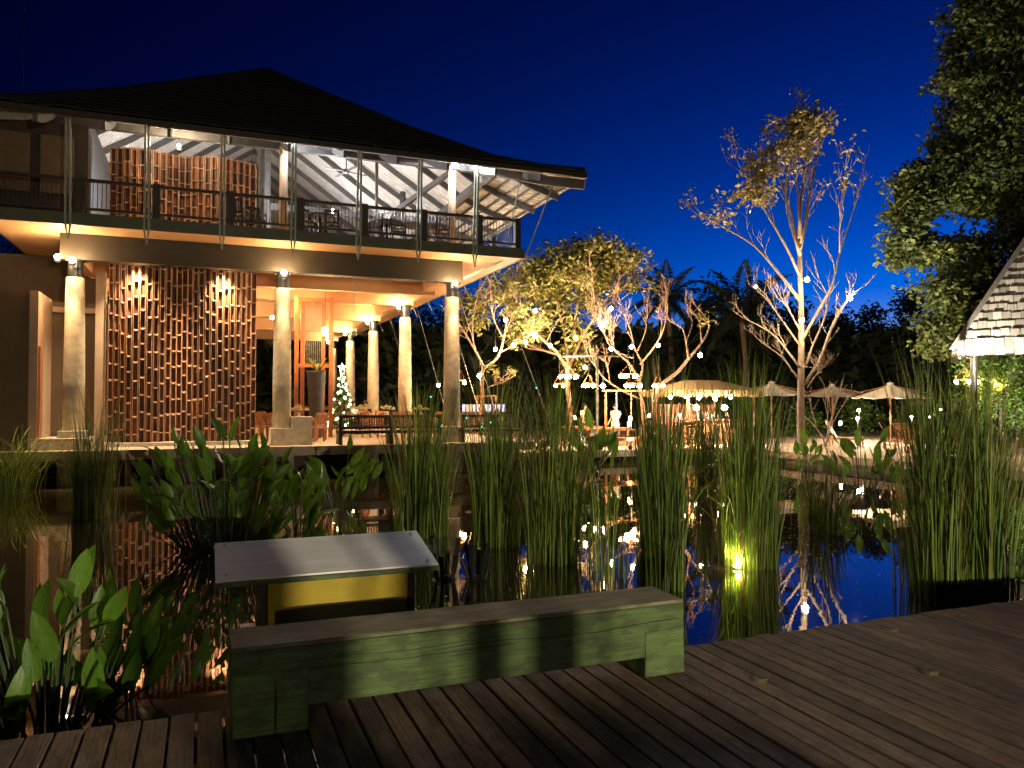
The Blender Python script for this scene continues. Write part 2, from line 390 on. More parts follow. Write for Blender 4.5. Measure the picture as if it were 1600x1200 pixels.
# upper slab, beams
b = MB(); b.span((SX0, YE, ZS), (SX1, 52, ZB - .02)); part(b, 'upper_slab', m_soffit)
b = MB(); b.span((SX0 - .03, YE - .035, ZS - .02), (SX1 + .03, YE - .002, ZB)); fa = part(b, 'fascia', m_fascia)
b = MB(); b.span((SX1 + .002, YE, ZS - .02), (SX1 + .035, 52, ZB)); part(b, 'fascia', m_fascia)
b = MB(); b.span((SX0 - .035, YE, ZS - .02), (SX0 - .002, 52, ZB)); part(b, 'fascia', m_fascia)
b = MB(); b.span((-3.7, YC - .2, 5.5), (BX[2] + .3, YC + .2, ZS - .002)); part(b, 'front_beam', m_beam)
for y in side_y + [27.0]:
    b = MB(); b.span((-3.4, y - .17, 5.5), (BX[2] + .3, y + .17, ZS - .002)); part(b, 'cross_beam', m_soffit)
for x in (BX[2],):
    b = MB(); b.span((x - .17, YC + .202, 5.62), (x + .17, 51, ZS - .003)); part(b, 'edge_beam', m_soffit)
b = MB(); b.span((-3.62, YC + .202, 5.6), (-3.3, 33, ZS - .003)); part(b, 'edge_beam', m_soffit)
# bracket plates out to the soffit corner
b = MB(); b.bar((BX[2] + .3, YC - .1, 5.62), (SX1 - .5, YE + .5, ZS - .03), .04, .07); part(b, 'bracket', m_steel)
for k in range(8):
    y = 25.6 + k * 2.6
    b = MB(); b.bar((SX1 - .1, y, ZS), (SX1 + .12, y, 5.75), .05, .03); part(b, 'drain_fin', m_steel)
# left block: rendered wall, recess with door, step
b = MB(); b.span((-12, 23.3, ZF + .002), (-4.32, 23.6, 4.55)); b.span((-12, 23.6, ZF + .002), (-11.7, 27, 4.55)); part(b, 'side_wall', m_wall)
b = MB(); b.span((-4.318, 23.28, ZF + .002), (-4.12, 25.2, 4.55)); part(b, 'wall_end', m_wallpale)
b = MB(); b.span((-4.32, 25.2, ZF + .3), (-2.7, 25.4, 4.5)); part(b, 'recess_wall', m_wall)
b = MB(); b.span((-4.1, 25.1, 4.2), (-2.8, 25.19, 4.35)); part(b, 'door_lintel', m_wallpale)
b = MB(); b.span((-4.117, 23.32, ZF + .32), (-4.06, 23.45, 3.1)); d_ = part(b, 'door_frame', m_orange)
b = MB(); b.span((-4.3, 23.2, ZF + .002), (-2.95, 25.1, ZF + .3)); part(b, 'stone_step', m_stone)
b = MB(); b.span((-9, 27.5, ZF), (-3.0, 27.8, ZS - .01)); part(b, 'rear_wall', m_wall)
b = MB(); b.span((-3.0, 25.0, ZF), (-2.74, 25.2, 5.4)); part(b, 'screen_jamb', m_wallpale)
# bamboo screens: wavy walls of overlapping half-round clay-coloured bamboo
def bamboo_me():
    """split culm, hollow side out: a trough with a thick rim and a node shelf across its top"""
    b = MB(); n = 8; H = .5
    for z, ro, ri in ((0, .083, .065), (H, .080, .058)):
        for r in (ro, ri):
            for j in range(n + 1):
                an = math.pi * j / n; b.v.append((r * math.cos(an), -.06 + r * 1.55 * math.sin(an), z))
    k = n + 1
    for j in range(n):
        b.f.append((k + j, k + j + 1, 3 * k + j + 1, 3 * k + j))            # hollow inner face
        b.f.append((2 * k + j, 2 * k + j + 1, 3 * k + j + 1, 3 * k + j))    # cut top edge
        b.f.append((j + 1, j, k + j, k + j + 1))                            # cut lower edge
    b.f.append((0, k, 3 * k, 2 * k)); b.f.append((n, 2 * k + n, 3 * k + n, k + n))
    o = len(b.v)                                                            # node shelf, dished, bulging to the front
    for z in (H - .035, H - .012):
        for j in range(n + 1):
            an = math.pi * j / n; b.v.append((.064 * math.cos(an), -.055 + .105 * math.sin(an), z))
        for j in range(n + 1):
            an = math.pi * j / n; b.v.append((.064 * math.cos(an), -.055 - .024 * math.sin(an), z - .055 * math.sin(an)))
    for lay in (0, 1):
        q = o + lay * 2 * k
        for j in range(n): b.f.append((q + j, q + j + 1, q + k + j + 1, q + k + j))
    for j in range(n): b.f.append((o + k + j, o + k + j + 1, o + 3 * k + j + 1, o + 3 * k + j))
    me = b.mesh('bamboo_tile'); me.materials.append(m_bamboo); me.materials.append(m_bamcut)
    for i, pl in enumerate(me.polygons):
        inner = i < 3 * n and i % 3 == 0
        pl.material_index = 0 if inner else 1
    return me
bam = bamboo_me()
def screen(x0, x1, yb, z0, z1, cols, rows, amp, bulge):
    """a wavy wall of split bamboo, every piece its own"""
    def yf(u): return yb - amp * bulge(u)
    b = MB(); n = 60
    for i in range(n + 1):
        u = i / n; x = x0 + (x1 - x0) * u; y = yf(u) + .075
        b.v += [(x, y, z0), (x, y, z1), (x, y + .08, z0), (x, y + .08, z1)]
    for i in range(n):
        a = i * 4; c = a + 4
        b.f += [(a, c, c + 1, a + 1), (a + 2, a + 3, c + 3, c + 2), (a + 1, c + 1, c + 3, a + 3)]
    b.f += [(0, 1, 3, 2), (n * 4, n * 4 + 2, n * 4 + 3, n * 4 + 1)]
    w = part(b, 'bamboo_screen', m_bamboo)
    inv = WM[w].inverted(); h = (z1 - z0) / rows; wcol = (x1 - x0) / cols
    for i in range(cols):
        u = (i + .5) / cols; off = rnd.uniform(-.5, .5) * h * .9
        sl = (yf(u + .01) - yf(u - .01)) / (.02 * (x1 - x0)); rz = math.atan(sl)
        zc = z0
        hs_ = [h * rnd.uniform(.8, 1.2) for _ in range(rows)]; hs_[0] *= rnd.uniform(.35, 1.0)
        k_ = (z1 - z0 - off * .5) / sum(hs_)
        z = z0 + off * .5 * 0
        first = True
        for j in range(rows):
            hh = hs_[j] * (z1 - z0) / sum(hs_)
            M = Matrix.Translation((x0 + (x1 - x0) * u, yf(u), z)) @ Matrix.Rotation(rz, 4, 'Z') @ Matrix.Diagonal((wcol / .166, 1, hh / .5, 1))
            piece('bamboo_tile', bam, None, w, inv @ M); z += hh
    return w
wave = lambda u: .5 + .5 * math.cos((u * 1.85 - .36) * 2 * math.pi)
b = MB(); b.span((-2.75, 24.3, ZF + .001), (1.55, 25.2, ZF + .11)); part(b, 'screen_plinth', m_stone)
screen(at(170, 550, Y=24.85).x, at(400, 550, Y=24.85).x, 25.0, ZF + .11, 6.12, 25, 12, .42, wave)
screen(at(172, 300, Y=25.2).x, at(400, 300, Y=25.2).x, 25.35, ZB + .0, 9.15, 22, 7, .32, wave)

# ---- balcony railing
rl = MB(); yr = YE + .12; ztop = 7.43
rl.span((SX0, yr - .06, ztop - .07), (SX1 - .1, yr + .06, ztop)); rl.span((SX0, yr - .03, ZB + .12), (SX1 - .1, yr + .03, ZB + .18))
rl.span((SX1 - .22, yr + .1, ztop - .07), (SX1 - .1, 40, ztop - .001)); rl.span((SX1 - .19, yr + .1, ZB + .12), (SX1 - .13, 40, ZB + .18))
rail = part(rl, 'balcony_railing', m_darkwood)
x = SX0 + .3
hang_px = (106, 229, 347, 458, 560, 654, 742)
HX = [at(p_, 350, Y=YE - .1).x for p_ in hang_px]
for x in [SX0 + .1] + [h + .22 for h in HX] + [SX1 - .16]:
    b = MB(); b.span((x - .09, yr - .085, ZB), (x + .09, yr + .085, ztop + .03)); b.build('post', m_darkwood, rail)
for k in range(7):
    b = MB(); yy = yr + 2.2 * (k + 1); b.span((SX1 - .24, yy - .08, ZB), (SX1 - .08, yy + .08, ztop + .03)); b.build('post', m_darkwood, rail)
b = MB(); x = SX0 + .2
while x < SX1 - .3: b.box((x, yr, (ZB + ztop) / 2 + .04), (.016, .016, ztop - ZB - .25)); x += .105
y = yr + .2
while y < 39: b.box((SX1 - .16, y, (ZB + ztop) / 2 + .04), (.016, .016, ztop - ZB - .25)); y += .105
tag(b.build('balusters', m_black, rail), kind='stuff')
# ---- steel hangers: paired flats pointed at the foot
for x in HX:
    b = MB()
    for s in (-.055, .055):
        b.bar((x + s, YE - .09, ZS - .02), (x + s * .7, YE - .3, 8.95), .05, .09, up=(0, 1, 0))
        b.bar((x + s * .15, YE - .085, ZS - .42), (x + s, YE - .09, ZS - .02), .014, .03, up=(0, 1, 0), w1=.05, h1=.09)
    part(b, 'hanger', m_steel)
b = MB(); b.bar(at(868, 280, X=10.4), (SX1 + .1, YE + .1, ZS + .0), .04, .04); part(b, 'stay_rod', m_steel)
b = MB(); b.bar((9.9, 24.1, 9.2), (SX1, 24.0, ZB + .3), .03, .03); part(b, 'stay_rod', m_steel)

# ---- roof: bell-cast hip, tiles above, boards below
EX0, EX1, EY0, EY1 = -7.0, 11.1, 21.6, 52.0
prof = [(0, 8.72), (1.1, 9.06), (2.3, 9.58), (4.5, 10.95), (9.05, 14.15)]
def ring(d, z, inset=0.0): return [(EX0 + d, EY0 + d, z), (EX1 - d, EY0 + d, z), (EX1 - d, EY1 - d, z), (EX0 + d, EY1 - d, z)]
def shell(off):
    b = MB()
    for d, z in prof:
        b.v += ring(min(d, 9.04), z + off)
    for i in range(len(prof) - 1):
        for j in range(4): b.f.append((i * 4 + j, i * 4 + (j + 1) % 4, (i + 1) * 4 + (j + 1) % 4, (i + 1) * 4 + j))
    return b
m_board = mat('ceiling_boards', (.56, .53, .49), .75, .22, 4, stretch=(1, 1, 1), bump=.1)
tt = m_board.node_tree; wv = tt.nodes.new('ShaderNodeTexWave'); wv.inputs['Scale'].default_value = 2.2; wv.bands_direction = 'DIAGONAL'; wv.inputs['Distortion'].default_value = .3
tt.links.new(tt.nodes['Texture Coordinate'].outputs['Object'], wv.inputs['Vector'])
bb = tt.nodes.new('ShaderNodeBump'); bb.inputs['Strength'].default_value = .8; bb.inputs['Distance'].default_value = .05
tt.links.new(wv.outputs['Fac'], bb.inputs['Height']); tt.links.new(bb.outputs[0], tt.nodes['Principled BSDF'].inputs['Normal'])
roof = part(shell(.17), 'roof', m_roof)
shell(0.0).build('ceiling', m_board, roof)
b = MB(); a = ring(-.03, 8.80)
for j in range(4):
    k = (j + 1) % 4; b.bar(Vector(a[j]) + Vector((0, 0, .0)), Vector(a[k]) + Vector((0, 0, .0)), .05, .14)
b.build('eave_board', m_darkwood, roof)
# ragged tile ends along the eave: courses of tiles
tile = MB(); tile.box((0, 0, 0), (.27, .46, .03)); tme = tile.mesh('roof_tile'); tme.materials.append(m_roof)
def slope_pt(d, off=0.0):
    for (d0, z0), (d1, z1) in zip(prof, prof[1:]):
        if d <= d1: return z0 + (z1 - z0) * (d - d0) / (d1 - d0) + off
    return prof[-1][1] + off
iv = WM[roof].inverted()
for k in range(64):
    x = EX0 + .14 + k * .2825
    piece('roof_tile', tme, None, roof, iv @ (Matrix.Translation((x, EY0 + .05 + rnd.uniform(-.05, .03), slope_pt(.05, .215))) @ Matrix.Rotation(R(16 + rnd.uniform(-3, 3)), 4, 'X')))
b = MB()
for dd in [i * .36 for i in range(1, 24)]:
    z = slope_pt(dd, .185)
    b.bar((EX0 + dd, EY0 + dd, z), (EX1 - dd, EY0 + dd, z), .06, .035); b.bar((EX1 - dd, EY0 + dd, z), (EX1 - dd, EY1 - dd, z), .06, .035)
tag(b.build('tile_courses', m_roof, roof), kind='stuff')
# hips and ridge rolls
b = MB()
for cx, cy, sx, sy in ((EX1, EY0, -1, 1), (EX0, EY0, 1, 1)):
    pts = [(cx + sx * d, cy + sy * d, slope_pt(d, .22)) for d in (0, 1.1, 2.3, 4.5, 9.04)]
    b.tube(pts, .13, 6)
b.build('hip_cap', m_roof, roof)
def rafter(p_of_d, dmax, w=.075, h=.2):
    b = MB(); ds = [d for d, _ in prof if d < dmax] + [dmax]
    for d0, d1 in zip(ds, ds[1:]):
        if d1 - d0 > .02: b.bar(p_of_d(d0), p_of_d(d1), w, h)
    b.build('rafter', m_rafter, roof)
n = 12
for k in range(1, n):
    x = EX0 + (EX1 - EX0) * k / n; dm = min(9.0, x - EX0, EX1 - x)
    if dm > .4: rafter(lambda d, x=x: (x, EY0 + d + .02, slope_pt(d, -.12)), dm)
for k in range(1, 14):
    y = EY0 + 2.0 * k; dm = min(9.0, y - EY0)
    rafter(lambda d, y=y: (EX1 - d - .02, y, slope_pt(d, -.12)), dm); rafter(lambda d, y=y: (EX0 + d + .02, y, slope_pt(d, -.12)), dm)
rafter(lambda d: (EX1 - d - .02, EY0 + d + .02, slope_pt(d, -.2)), 9.0, .12, .3); rafter(lambda d: (EX0 + d + .02, EY0 + d + .02, slope_pt(d, -.2)), 9.0, .12, .3)
for k in range(6):   # battens over the open eave on the pond and garden sides
    d = .12 + k * .36
    b = MB(); b.bar((EX1 - d, EY0 + d + .2, slope_pt(d, -.03)), (EX1 - d, 44, slope_pt(d, -.03)), .09, .05); b.build('batten', m_darkwood, roof)
for y0 in (24.3, 30.6, 36.9):    # tie beams and king posts
    b = MB(); b.span((-4.7, y0 - .09, 9.0 if y0 > 25 else 9.35), (8.8, y0 + .09, 9.25 if y0 > 25 else 9.6)); b.build('tie_beam', m_rafter, roof)
b = MB(); b.span((8.6, 24.4, 9.1), (8.8, 44, 9.32)); b.build('tie_beam', m_rafter, roof)
b = MB(); b.bar((7.4, 24.0, 9.2), (5.6, 27.2, 8.0), .12, .16); b.bar((5.6, 27.2, 8.0), (5.6, 27.2, 12.0), .1, .1); b.build('brace', m_rafter, roof)
for x, y in ((BX[1], YC), (BX[2], YC), (BX[1], 30.6), (BX[2], 30.6), (BX[0], YC + .8), (1.55, 25.4), (BX[0], 30.6), (BX[2], 36.9)):
    b = MB(); b.lathe([(.13, ZB), (.12, slope_pt(min(8.9, y - EY0, EX1 - x if x > 2 else x - EX0), -.25))], (x, y, 0), 16); part(b, 'upper_post', m_wallpale if y == YC else m_rafter, smooth=True)
b = MB(); b.span((-9, 24.3, ZB), (-3.15, 24.5, 9.75)); b.span((-3.35, 24.5, ZB), (-3.15, 33, 9.75)); part(b, 'upper_wall', m_darkwood)
for k in range(3):
    b = MB(); x = -6.4 + k * 1.05; b.span((x, 24.25, ZB + .9), (x + .8, 24.298, 9.0)); part(b, 'window_shutter', m_wall)

# ---- lamps of the pavilion
def col_lamp(x, y, z, w, label, color=WARM, m=m_bulbw, grp='lamps on the pavilion columns', r=.075, down=True):
    t_ = thing('column_lamp', label, 'lamp', (x, y, z), group=grp)
    b = MB(); b.lathe([(.05, -.16), (.09, -.12), (.10, -.08), (.04, -.07)], (x, y, z), 12); b.build('lamp_base', m_black, t_)
    b = MB(); b.ball((x, y, z), r, 12); b.build('bulb', m, t_, smooth=True)
    light('lamp_light', (x, y - .17, z - .06), w * .42, color, t_, .07)
    if down: spot('down_light', (x, y - .14, z - .12), (x, y - .02, z - 5), w * 3.2, color, t_, 46, 1.0, .05)
    return t_
col_lamp(BX[0] - .02, YC - .42, 5.44, 64, 'bright lamp on the column beside the bamboo screen and brown wall')
col_lamp(BX[0] - .42, YC - .1, 5.55, 45, 'small side lamp on the column beside the brown rendered wall')
col_lamp(BX[1], YC - .4, 5.44, 70, 'bright lamp on the middle front column of the pavilion')
col_lamp(BX[2], YC - .38, 5.44, 70, 'bright lamp on the corner column under the soffit corner')
for i, y in enumerate(side_y): col_lamp(BX[2] - .35, y - .35, 5.4, 90, 'warm lamp atop the ' + ('first', 'second', 'third', 'fourth')[i] + ' garden-side column counted from the corner column')
for i, (x, y) in enumerate(((-1.2, 28.6), (2.6, 28.6), (2.6, 34.5), (-1.2, 34.5), (4.6, 40.5))):
    col_lamp(x, y, 5.3, 130, 'warm ceiling lamp of the dining room ' + ('right behind the bamboo screen', 'in front of the orange timber screen', 'behind the orange timber screen', 'deep behind the bamboo screen', 'beyond the decorated fir tree')[i], grp='ceiling lamps of the dining room', down=False)
for x, s in ((-1.9, 1), (.45, 1)):          # downlights hidden behind the front beam wash the screen
    t_ = thing('screen_downlight', 'small downlight washing the tall bamboo screen from above', 'lamp', (x, 24.18, 5.9), group='downlights over the bamboo screen')
    b = MB(); b.lathe([(.05, -.14), (.06, -.13), (.06, .1), (.03, .2)], (x, 24.18, 5.9), 12); b.build('housing', m_black, t_)
    spot('spot_light', (x, 24.16, 5.72), (x, 24.72, 1.9), 330, SOFT, t_, 92, 1.0, .03)
col_lamp(BX[1], YC - .3, 9.32, 130, 'white spotlight on the upper column above the balcony railing', COOL, m_bulbc, 'white lamps of the upper floor', .07, False)
col_lamp(BX[2], YC - .3, 9.25, 140, 'brightest white spotlight on the upper corner post under the eave', COOL, m_bulbc, 'white lamps of the upper floor', .1, False)
for i, (x, y, z, w) in enumerate(((0.2, 28.4, 8.5, 260), (4.2, 28.2, 8.6, 260), (4.5, 34.5, 8.8, 260))):
    col_lamp(x, y, z, w, 'white uplight beneath the boarded ceiling ' + ('behind the upper bamboo screen', 'behind the balcony cafe tables', 'at the rear of the upper floor')[i], COOL, m_bulbc, 'white uplights of the upper floor', .06, False)
col_lamp(-.8, 23.9, 9.0, 100, 'warm spotlight over the upper bamboo screen', SOFT, m_bulbw, 'white lamps of the upper floor', .05, False)
#@@NEXT
# ================================================================== dining room furniture
def leafcloud(b, c, sp, n, L, w, rg, droop=.3):
    c = Vector(c)
    for _ in range(n):
        p = c + Vector((rg.gauss(0, sp[0]), rg.gauss(0, sp[1]), rg.gauss(0, sp[2])))
        d = Vector((rg.uniform(-1, 1), rg.uniform(-1, 1), rg.uniform(-.7, .7) - droop * .5))
        if d.length < .1: continue
        k = rg.uniform(.7, 1.25)
        b.leaf(p, d, (rg.uniform(-1, 1), rg.uniform(-1, 1), rg.uniform(-1, 1)), L * k, w * k)
def make_chair(mt, name, label, grp):
    t_ = thing(name, label, 'chair', group=grp)
    b = MB(); b.box((0, 0, .44), (.46, .46, .05)); b.build('seat', mt, t_, local=True, bevel=.01)
    for sx in (-1, 1):
        b = MB(); b.box((sx * .2, -.2, .21), (.045, .045, .415)); b.build('leg', mt, t_, local=True)
        b = MB(); b.bar((sx * .2, .2, 0), (sx * .2, .21, .44), .045, .045); b.bar((sx * .2, .21, .44), (sx * .2, .29, .92), .045, .045); b.build('leg', mt, t_, local=True)
        b = MB(); b.box((sx * .225, -.0, .64), (.04, .46, .03)); b.box((sx * .225, -.2, .55), (.035, .035, .17)); b.build('armrest', mt, t_, local=True)
    b = MB(); b.bar((-.22, .285, .89), (.22, .285, .89), .03, .08); b.bar((-.2, .225, .55), (.2, .225, .55), .03, .05)
    for k in range(6): b.bar((-.16 + k * .064, .228, .55), (-.16 + k * .064, .283, .88), .022, .014, up=(0, 1, 0))
    b.build('backrest', mt, t_, local=True)
    return t_
def make_table(mt, name, label, grp, r=.55, h=.74, cloth=True):
    t_ = thing(name, label, 'table', group=grp)
    b = MB(); b.lathe([(r, h - .035), (r, h)], (0, 0, 0), 20); b.build('tabletop', mt, t_, local=True)
    b = MB(); b.lathe([(.25, 0), (.24, .03), (.05, .06), (.045, h - .036)], (0, 0, 0), 12); b.build('pedestal', m_black, t_, local=True)
    return t_
ch0 = make_chair(m_teak, 'dining_chair', 'orange teak dining chair at a flower-decked table in the pavilion', 'dining chairs in the pavilion')
tb0 = make_table(m_teak, 'dining_table', 'round teak dining table set under a bunch of pale flowers in the pavilion', 'dining tables in the pavilion')
def flowers(p, r=.3, lab=''):
    t_ = thing('flower_arrangement', lab, 'flowers', p, group='pale flowers in the pavilion')
    b = MB(); b.lathe([(.06, 0), (.09, .1), (.07, .2)], p, 12); b.build('vase', m_white, t_, smooth=True)
    b = MB(); rg = random.Random(int(p[0] * 100))
    for _ in range(26):
        a = rg.uniform(0, 6.28); q = rg.uniform(0, r)
        c = Vector(p) + Vector((math.cos(a) * q, math.sin(a) * q * .7, .26 + rg.uniform(0, .16) * (1 - q / r)))
        for _ in range(9):
            b.leaf(c, (rg.uniform(-1, 1), rg.uniform(-1, 1), rg.uniform(-.4, 1)), (rg.uniform(-1, 1), rg.uniform(-1, 1), 1), .085, .05)
    b.build('blossoms', m_blossom, t_)
m_blossom = mat('pale_blossom', (.62, .62, .34), .7, .25, 9, trans=.2)
first = [True, True]
tabs = [(465, 26.3, 'beside the middle front column'), (604, 28.5, 'in front of the second garden-side column'), (562, 31, 'below the decorated fir tree'), (657, 26.6, 'between the corner column and its neighbour')]
for px, Y, wh in tabs:
    g = at(px, 660, Y=Y); loc = (g.x, Y, ZF)
    if first[0]: tb = tb0; tb.location = loc; first[0] = False
    else: tb = clone(tb0, loc)
    tb['label'] = 'round teak dining table ' + wh
    flowers((g.x, Y, ZF + .745), .34, 'bunch of pale green-white blossoms on the table ' + wh)
    for k in range(4):
        a = .6 + k * math.pi / 2; q = (g.x + math.cos(a) * .85, Y + math.sin(a) * .85, ZF)
        if first[1]: c_ = ch0; c_.location = q; c_.rotation_euler = (0, 0, a - math.pi / 2); first[1] = False
        else: c_ = clone(ch0, q, a - math.pi / 2)
        c_['label'] = 'orange teak dining chair at the table ' + wh
for px, Y in ((410, 27.5), (418, 30.5)):
    g = at(px, 660, Y=Y)
    clone(ch0, (g.x, Y, ZF), 2.2, 'orange teak chair standing between the bamboo screen and the middle column')
# planter box by the middle column
g = at(467, 690, Y=YC + .1)
b = MB(); b.box((g.x + .05, YC + .1, ZF + .42), (.62, .6, .84))
tag(b.build('planter_box', m_stone, bevel=.015), 'square grey stone planter box beside the middle front column', 'planter')
# orange timber screen frames, tall pot with fern
x0 = at(463, 600, Y=28.6).x; x1 = at(517, 600, Y=28.6).x
t_ = thing('timber_screen', 'tall orange timber frame screen with slatted strip beside the fern pot', 'screen', ((x0 + x1) / 2, 28.6, ZF))
for f in (0, .2, .8, 1):
    x = x0 + (x1 - x0) * f; b = MB(); b.span((x - .07, 28.55 + (.3 if .1 < f < .9 else 0), ZF), (x + .07, 28.69 + (.3 if .1 < f < .9 else 0), 5.48)); b.build('upright', m_orange, t_)
for z in (1.35, 2.9, 5.3):
    b = MB(); b.span((x0 + .07, 28.57, z), (x1 - .07, 28.67, z + .13)); b.build('cross_rail', m_orange, t_)
for k in range(9):
    x = x0 + (x1 - x0) * (.27 + k * .06); b = MB(); b.span((x - .012, 28.9, 3.0), (x + .012, 28.93, 5.45)); b.build('slat', m_steel, t_)
pp = at(494, 640, Y=28.1); pt = (pp.x, 28.1, ZF)
t_ = thing('potted_fern', 'tall tapered grey-brown pot with spiky fern in front of orange timber screen', 'plant', pt)
b = MB(); b.lathe([(.17, 0), (.22, .3), (.33, 2.3), (.35, 2.4), (.3, 2.4), (.28, 2.3)], pt, 18); b.build('pot', m_rafter, t_, smooth=True)
rg = random.Random(4)
fm = mat('fern_yellow_green', (.2, .22, .04), .5, .3, 4, trans=.3)
for k in range(22):
    a = rg.uniform(0, 6.28); el = rg.uniform(.1, 1.3); L = rg.uniform(.6, .95)
    d = Vector((math.cos(a) * math.cos(el), math.sin(a) * math.cos(el), math.sin(el)))
    p0 = Vector(pt) + Vector((0, 0, 2.4)); b = MB()
    q = [p0 + d * L * t - Vector((0, 0, .35 * t * t * L)) for t in (0, .35, .7, 1)]; sd = d.cross(Vector((0, 0, 1))).normalized()
    w = (.02, .06, .045, .004); b.add([v for i in range(4) for v in (q[i] - sd * w[i], q[i] + sd * w[i])], [(i * 2, i * 2 + 1, i * 2 + 3, i * 2 + 2) for i in range(3)]); b.build('frond', fm, t_)
# hanging lantern and ceiling fan
lp = at(508, 517, Y=27.6)
t_ = thing('hanging_lantern', 'small glowing lantern hanging in front of the orange timber screen', 'lamp', lp)
b = MB(); b.tube([lp + Vector((0, 0, .1)), (lp.x, lp.y, ZS - .01)], .012, 5); b.build('cord', m_black, t_)
b = MB(); b.lathe([(.07, -.15), (.11, -.1), (.11, .08), (.05, .12)], lp, 12); b.build('shade', m_bulba, t_, smooth=True)
light('lantern_light', lp - Vector((0, .16, .05)), 25, WARM, t_)
fp = at(553, 522, Y=26.0)
t_ = thing('ceiling_fan', 'dark ceiling fan on a long rod between front and side columns', 'fan', fp)
b = MB(); b.tube([fp, (fp.x, fp.y, ZS - .005)], .018, 6); b.build('rod', m_steel, t_)
b = MB(); b.lathe([(.04, -.08), (.1, -.05), (.1, .05), (.03, .12)], fp, 12); b.build('motor', m_steel, t_)
for k in range(4):
    a = .4 + k * math.pi / 2; b = MB(); b.bar(fp + Vector((math.cos(a) * .1, math.sin(a) * .1, 0)), fp + Vector((math.cos(a) * .75, math.sin(a) * .75, -.02)), .11, .012); b.build('blade', m_rafter, t_)
# decorated fir tree
xp = at(534, 640, Y=29.6); xb = Vector((xp.x, 29.6, ZF))
t_ = thing('decorated_fir_tree', 'conical decorated fir tree with lights, baubles and star in the dining room', 'tree', xb)
b = MB(); rg = random.Random(3); H = 2.25
for _ in range(5200):
    h = rg.random() ** 1.35; r = (1 - h) * .62 * (.8 + .2 * math.sin(h * 55)) * math.sqrt(rg.uniform(.35, 1)); a = rg.uniform(0, 6.283)
    p = xb + Vector((math.cos(a) * r, math.sin(a) * r, .3 + h * H))
    b.leaf(p, (math.cos(a), math.sin(a), rg.uniform(-.6, .3)), (0, 0, 1), .17, .035)
b.build('branches', mat('fir_needles', (.08, .16, .03), .6, .4, 8), t_)
b = MB(); b.tube([xb, xb + Vector((0, 0, H + .2))], [.06, .02], 6); b.build('trunk', m_bark, t_)
bl = [MB().ball((0, 0, 0), .045, 8).mesh('bauble', True) for _ in range(2)]
bl[0].materials.append(m_fairy); bl[1].materials.append(mat('red_bauble', (.4, .03, .02), .25, .1))
for k in range(44):
    h = (k + .5) / 44 * .95; a = k * 2.4; r = (1 - h) * .62
    piece('tree_light' if k % 5 else 'bauble', bl[0 if k % 5 else 1], None, t_, Matrix.Translation(Vector((math.cos(a) * r, math.sin(a) * r, .3 + h * H))))
b = MB(); sp = xb + Vector((0, -.02, .35 + H)); vs = []
for k in range(10):
    q = .17 if k % 2 == 0 else .07; a = math.pi / 2 + k * math.pi / 5; vs.append(sp + Vector((math.cos(a) * q, 0, math.sin(a) * q)))
b.add(vs + [sp + Vector((0, -.05, 0)), sp + Vector((0, .05, 0))], [(k, (k + 1) % 10, 10) for k in range(10)] + [((k + 1) % 10, k, 11) for k in range(10)]); b.build('star', m_fairy, t_)
# long dark benches with slatted backs along the terrace edge
def long_bench(x0, x1, y, lab):
    t_ = thing('terrace_bench', lab, 'bench', ((x0 + x1) / 2, y, ZF), group='slatted benches along the terrace edge')
    b = MB(); b.span((x0, y, ZF + .8), (x1, y + .09, ZF + .88)); b.build('top_rail', m_darkwood, t_)
    b = MB(); b.span((x0, y + .01, ZF + .47), (x1, y + .08, ZF + .54)); b.build('back_rail', m_darkwood, t_)
    b = MB(); b.span((x0, y - .01, ZF + .33), (x1, y + .62, ZF + .42)); b.build('seat', m_darkwood, t_)
    n = max(2, round((x1 - x0) / 1.3))
    for k in range(n + 1):
        x = x0 + .05 + (x1 - x0 - .1) * k / n
        b = MB(); b.span((x - .05, y - .005, ZF + .002), (x + .05, y + .085, ZF + .8)); b.build('leg', m_darkwood, t_)
        b = MB(); b.span((x - .05, y + .5, ZF + .002), (x + .05, y + .6, ZF + .33)); b.build('leg', m_stone, t_)
    b = MB(); x = x0 + .08
    while x < x1 - .06: b.box((x, y + .045, ZF + .67), (.035, .03, .26)); x += .075
    tag(b.build('back_slats', m_fascia, t_), kind='stuff')
xa = at(530, 650, Y=23.1).x; xb_ = at(690, 650, Y=23.1).x
long_bench(xa, xb_, 23.1, 'long dark slatted bench backing onto the pond between middle and corner column')
xa = at(722, 650, Y=23.1).x; long_bench(xa, 9.7, 23.1, 'dark slatted bench on the terrace end past the corner column')
b = MB(); b.span((xb_ + .06, 23.05, ZF - .0), (xa - .1, 23.12, ZF + .05))
# bracing cables down the garden side
t_ = thing('bracing_cables', 'thin diagonal steel stay cables strung along the garden side of the pavilion', 'cable', (SX1, 24, ZF))
for k, y in enumerate((25.0, 29.2, 31, 35.5, 41)):
    b = MB(); b.tube([(SX1 - .05, y, ZS - .03), (SX1 + .6, y - 3.6, ZD + .4 if k else ZF + .3)], .014, 5); b.build('cable', m_steel, t_)
